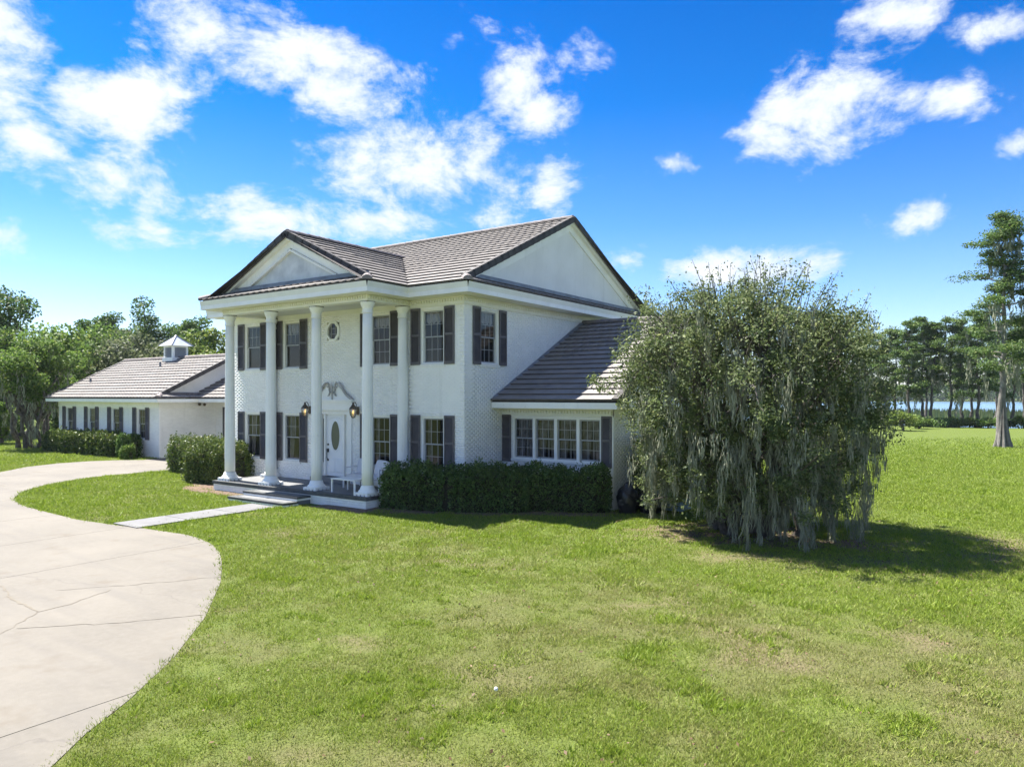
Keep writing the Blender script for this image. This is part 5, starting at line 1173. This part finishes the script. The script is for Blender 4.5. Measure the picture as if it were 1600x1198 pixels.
# ------------------------------------------------------------------ hedges and shrubs
def hedge(name, pts, width, height, leaf, label, cat='hedge', group=None, n=14000, ls=.075, seed=0, taper=.12):
    """clipped hedge along a polyline of (x,y): leafy skin over a dark twiggy core"""
    r = np.random.default_rng(seed+500); pts = [np.array(p, float) for p in pts]; seg = [np.linalg.norm(b_-a) for a, b_ in zip(pts[:-1], pts[1:])]; Lt = sum(seg)
    c = np.mean(pts, 0); o = thing(name, (c[0],c[1],0), label, cat, group)
    def along(s):
        s = np.clip(s, 0, Lt-1e-6)
        for a, b_, q in zip(pts[:-1], pts[1:], seg):
            if s <= q: return a+(b_-a)*s/q, (b_-a)/q
            s -= q
        return pts[-1], (pts[-1]-pts[-2])/seg[-1]
    def surf(s, t, k=1.0):       # t: 0..1 round the section from ground over the top to the other side
        f = min(s, Lt-s)/(width*.5); e = math.sqrt(max(0, 1-(1-min(1, f))**2)); p, d = along(s); nn = np.array([-d[1], d[0]])
        w = width*.5*(.35+.65*e)*k; h = height*(.80+.20*e)*k
        bump = 1+.13*(vnoise(np.array([s*2.1+p[0]]), np.array([t*5.]), 1, seed+3)[0]-.5)*2+.07*(vnoise(np.array([s*6.]), np.array([t*11.]), 1, seed+5)[0]-.5)*2
        ang = math.pi*t; cs, sn = math.cos(ang), math.sin(ang); a = (abs(cs)**.35)*math.copysign(1, cs); b_ = abs(sn)**.35
        x = p+nn*(a*w*bump*(1-taper*(1-b_))); return (x[0], x[1], b_*h*bump)
    core = MB(); ns, nt_ = max(10, int(Lt*5)), 14
    for i in range(ns+1):
        for j in range(nt_+1): core.v.append(surf(Lt*i/ns, (math.acos(max(-1,min(1,math.copysign(abs(1-2*j/nt_)**2.0,1-2*j/nt_)))) )/math.pi, .80))
    for i in range(ns):
        for j in range(nt_): a = i*(nt_+1)+j; core.f.append((a, a+1, a+nt_+2, a+nt_+1))
    for i in (0, ns): core.f.append(tuple(i*(nt_+1)+j for j in range(nt_+1)))
    obj('twig_core', core, 'twig', o)
    P = []
    for q in range(n):
        s = r.uniform(0, Lt); u_ = r.uniform()
        if u_ < .62: t = math.asin(r.uniform(.04,1)**(1/.35))/math.pi; t = t if r.uniform() < .5 else 1-t
        else: t = math.acos(math.copysign(abs(q_ := r.uniform(-1,1))**(1/.35), q_))/math.pi
        P.append(surf(s, t, r.uniform(.84,1.05)))
    for end in (0, Lt):
        for q in range(int(n*.08)):
            p, d = along(end); sg = -1 if end == 0 else 1; a = r.uniform(-1,1); P.append((p[0]+d[0]*sg*r.uniform(-.12,.06)-d[1]*a*width*.4, p[1]+d[1]*sg*r.uniform(-.12,.06)+d[0]*a*width*.4, r.uniform(.05,.82)*height))
    for q in range(int(Lt*26)):
        b0 = np.array(surf(r.uniform(0, Lt), r.uniform(.12,.88), 1.0)); dr_ = np.array([r.normal(0,.35), r.normal(0,.35), 1.]); ln_ = r.uniform(.06,.22)
        for f_ in np.linspace(0,1,7): P.append(tuple(b0+dr_*ln_*f_))
    P = np.array(P)+r.normal(0,.018,(len(P),3)); up_ = P[:,2] > height*.93; P[up_,2] += np.abs(r.normal(0,.04,up_.sum()))
    V, F = leaf_quads(P, ls, .15, .55, r); obj('foliage', fast_mesh('foliage', V, F), leaf, o); return o
hedge('hedge', [(-1.85,-1.30),(.1,-.75),(2.0,.35)], 1.15, 1.22, 'hedge_leaf', 'dark clipped hedge running from the porch corner along the brick wall', n=19000, seed=1)
hedge('hedge', [(1.55,.40),(2.6,.98),(3.95,1.62)], 1.0, 1.20, 'hedge_leaf', 'dark clipped hedge under the row of four windows of the right wing', n=11000, seed=2)
hedge('hedge', [(-12.6,-.75),(-9.95,-.62)], 1.5, 1.38, 'sun_hedge_leaf', 'rounded sunlit hedge right behind the end column of the porch', n=12000, seed=3, ls=.085)
hedge('hedge', [(-16.9,1.1),(-14.6,.9),(-13.1,.75)], 1.4, 1.40, 'sun_hedge_leaf', 'sunlit hedge at the drive edge behind the rounded one', n=11000, seed=4, ls=.085)
hedge('hedge', [(-34.2,3.2),(-29,3.25),(-26.2,3.25)], 1.3, 1.12, 'sun_hedge_leaf', 'long low hedge under the shuttered windows of the low wing', n=15000, seed=5, ls=.12)
hedge('shrub', [(-26.0,3.3),(-24.9,3.35)], 1.1, 1.10, 'dark_leaf', 'dark shrub at the end of the long low hedge', 'shrub', n=3500, seed=6, ls=.12)
hedge('shrub', [(-24.75,2.75),(-24.25,2.8)], .8, .62, 'mid_leaf', 'small round green shrub beside the low wing corner', 'shrub', n=2500, seed=7, ls=.10)
hedge('shrub', [(4.55,2.5),(4.6,4.0)], .9, 2.0, 'hedge_leaf', 'tall dark shrub in the shade against the side of the right wing', 'shrub', n=5000, seed=8, ls=.11)

# shaded odds and ends between the wing and the oak
def bag(x, y, h, w, label, seed):
    r = np.random.default_rng(seed); m = MB(); n = 28; rows = 22
    for i in range(rows+1):
        f = i/rows; rad = w*(.80+.28*math.sin(math.pi*min(1, f*1.15))-.62*max(0, f-.72)/.28)
        for j in range(n): t = 2*math.pi*j/n; q = rad*(1+.06*math.sin(t*5+f*9+seed)+.05*math.sin(t*9-f*14)+r.normal(0,.012)); m.v.append((q*math.cos(t), q*math.sin(t), f*h+.02*math.sin(t*3+f*20)*(0 < i < rows)))
    for i in range(rows):
        for j in range(n): m.f.append((i*n+j, i*n+(j+1) % n, (i+1)*n+(j+1) % n, (i+1)*n+j))
    m.f.append(tuple(range(n))[::-1]); m.f.append(tuple(rows*n+j for j in range(n)))
    me = m.mesh('plastic_bag'); me.polygons.foreach_set('use_smooth', [True]*len(me.polygons)); return tag(obj('plastic_bag', me, 'plastic', None, (x,y,0), local=True), label, 'bag')
bag(4.42, 1.80, .86, .28, 'full black plastic bag standing at the corner of the right wing', 3)
bag(4.95, 2.15, .70, .30, 'squat black plastic bag leaning by the shrub next to the wing', 8)
ac = thing('condenser_unit', (5.35,2.9,0), 'teal-grey slatted metal unit half hidden behind the hanging moss', 'appliance')
obj('housing', MB().box(4.98,5.72,2.55,3.25,.06,.10).box(4.98,5.72,2.55,3.25,.70,.76).box(5.02,5.68,2.60,3.20,.10,.70).box(4.98,5.03,2.55,2.60,.10,.70).box(5.67,5.72,2.55,2.60,.10,.70), 'teal', ac)
for k in range(8): obj('slat', MB().hexa([(5.03,2.555,.13+k*.072),(5.67,2.555,.13+k*.072),(5.67,2.598,.16+k*.072),(5.03,2.598,.16+k*.072),(5.03,2.555,.142+k*.072),(5.67,2.555,.142+k*.072),(5.67,2.598,.172+k*.072),(5.03,2.598,.172+k*.072)]), 'teal', ac)
for x in (5.02,5.68):
    for y in (2.6,3.2): obj('foot', MB().box(x-.04,x+.04,y-.04,y+.04,0,.06), 'black', ac)
bp_ = CAM + (FW+RT*((775-800)/FPX)+np.array([0,0,(HY-1084)/FPX]))*(3.29/((1084-HY)/FPX))
m = MB(); m.lathe([(.0,0),(.012,.002),(.020,.010),(.0225,.0225),(.020,.035),(.012,.043),(.0,.045)], 14)
tag(obj('golf_ball', m.mesh('golf_ball', True), 'ball', None, (float(bp_[0]),float(bp_[1]),.035), local=True), 'tiny white ball lying alone in the front lawn', 'ball')

# ------------------------------------------------------------------ grass
def grass(n, dlo, dhi, seed, p_=.3):
    r = np.random.default_rng(seed); d = (dlo**p_+r.uniform(0,1,n)*(dhi**p_-dlo**p_))**(1/p_); t = r.uniform(-.83,.80,n)
    p = CAM[None,:]+FW[None,:]*d[:,None]+RT[None,:]*(d*t)[:,None]; x, y = p[:,0], p[:,1]
    edge = r.normal(0,.05,n)                          # blades lap a little over the concrete
    keep = ~inpoly(x+edge, y+edge, DRIVE) & ~inpoly(x+edge, y, WALK)
    for (x0, x1, y0, y1) in ((XL-.1,.1,-.05,12),(PX0,PX1,PY,0),(-7.0,-4.25,-3.16,-2),(0,3.95,1.9,12.5),(-35.1,-11,3.95,13),(-4.2,-1.7,-2.6,-1.9)): keep &= ~((x > x0) & (x < x1) & (y > y0) & (y < y1))
    x, y, d = x[keep], y[keep], d[keep]; n = len(x)
    dry = dry_field(x, y); bare = bare_field(x, y); clump = .6*fbm(x, y, .42, 71)+.4*fbm(x, y, 1.3, 75); lush = 1-dry
    k = r.uniform(0,1,n) < np.clip((clump-(.62-.40*lush))*6, .38, 1)*(1-.85*bare)*np.clip((58-d)/26, 0, 1)
    x, y, d, dry, clump, lush = x[k], y[k], d[k], dry[k], clump[k], lush[k]; n = len(x)
    weed = fbm(x, y, .6, 91) > .66
    h = (.034+.0009*d)*r.uniform(.5,1.3,n)*(.55+.9*clump)*(1-.3*dry)*np.where(weed, 1.5, 1); w = (.0020+.00040*d)*r.uniform(.7,1.3,n)*np.where(weed, 1.5, 1); a = r.uniform(0,2*math.pi,n); l_ = r.normal(0,.6,(n,2))*h[:,None]
    b0 = np.stack([x-np.cos(a)*w, y-np.sin(a)*w, np.full(n,-.004)],1); b1 = np.stack([x+np.cos(a)*w, y+np.sin(a)*w, np.full(n,-.004)],1); tp = np.stack([x+l_[:,0], y+l_[:,1], h],1)
    dd = np.clip(dry*1.15+r.normal(.03,.26,n)-.25*weed, 0, 1)
    return np.stack([b0,b1,tp],1).reshape(-1,3), np.repeat(dd, 3)
parts = [grass(1560000,5.2,58,1)]
V = np.concatenate([p[0] for p in parts]); dd = np.concatenate([p[1] for p in parts])
me = fast_mesh('grass', V, np.arange(len(V)).reshape(-1,3)); a = me.attributes.new('dry', 'FLOAT', 'POINT'); a.data.foreach_set('value', dd.astype(np.float32))
go = obj('grass', me, 'grass'); go['kind'] = 'stuff'; tag(go, 'short mown lawn grass with worn brown patches', 'grass')

# fallen leaves on the lawn and under the oak
r = np.random.default_rng(15); n = 2600; x = np.where(r.uniform(0,1,n) < .6, r.normal(8.6,3.0,n), r.uniform(-6,16,n)); y = np.where(r.uniform(0,1,n) < .6, r.normal(.2,2.0,n), r.uniform(-13,4,n))
k = ~inpoly(x, y, DRIVE) & ~((x < .2) & (y > -3.2)) & ~((x < 4) & (y > 1.5)); P = np.stack([x[k], y[k], r.uniform(.02,.05,k.sum())],1); V, F = leaf_quads(P, .048, 1.6, .55, r)
lo_ = obj('fallen_leaves', fast_mesh('fallen_leaves', V, F), 'dead_leaf'); lo_['kind'] = 'stuff'; tag(lo_, 'dry brown leaves scattered over the lawn and under the oak', 'leaves')
# hairline cracks and a settled stain line in the drive
def ground_px(px, py, z=.0105):
    d_ = FW+RT*((px-800)/FPX)+np.array([0,0,(HY-py)/FPX]); return CAM+d_*((z-CAM[2])/d_[2])
def crack(pts, w, mat):
    P_ = [ground_px(*p) for p in pts]; r = np.random.default_rng(int(pts[0][1])); L_ = []
    for a, b_ in zip(P_[:-1], P_[1:]):
        m = max(2, int(np.linalg.norm(b_-a)/.12))
        for q in range(m): L_.append(a+(b_-a)*q/m+np.array([*r.normal(0,.02,2),0]))
    L_.append(P_[-1]); mb = MB(); Lp = []
    for q in range(len(L_)):
        d_ = L_[min(q+1,len(L_)-1)]-L_[max(q-1,0)]; nn = np.array([-d_[1],d_[0],0])/max(1e-6,np.linalg.norm(d_)); ww = w*r.uniform(.3,1.2); Lp.append((L_[q]+nn*ww+np.array([0,0,.0035]), L_[q]-nn*ww+np.array([0,0,.0035])))
    for (a, b_), (c, d_) in zip(Lp[:-1], Lp[1:]): mb.poly([a, b_, d_, c])
    obj('crack', mb, mat, drive)
crack([(88,922),(200,914),(345,901)], .010, 'crack'); crack([(19,982),(120,976),(200,972),(318,960)], .014, 'crack'); crack([(0,915),(22,938),(60,955)], .022, 'crack_stain'); crack([(60,957),(25,975),(0,990)], .012, 'crack_stain'); crack([(60,956),(110,944),(172,921)], .012, 'crack_stain')

# ------------------------------------------------------------------ summer haze over the lake
m = bpy.data.materials.new('haze_air'); m.use_nodes = True; n = m.node_tree.nodes; n.clear(); ou = n.new('ShaderNodeOutputMaterial'); pv = n.new('ShaderNodeVolumePrincipled')
pv.inputs['Color'].default_value = (.80,.88,1,1); pv.inputs['Density'].default_value = .00013; pv.inputs['Anisotropy'].default_value = .1; m.node_tree.links.new(pv.outputs[0], ou.inputs['Volume'])
hz = obj('haze', MB().box(-2700,2700,-1000,2700,-4.5,24), m); hz['kind'] = 'stuff'; tag(hz, 'thin pale summer haze lying over the lake and the wood', 'haze')
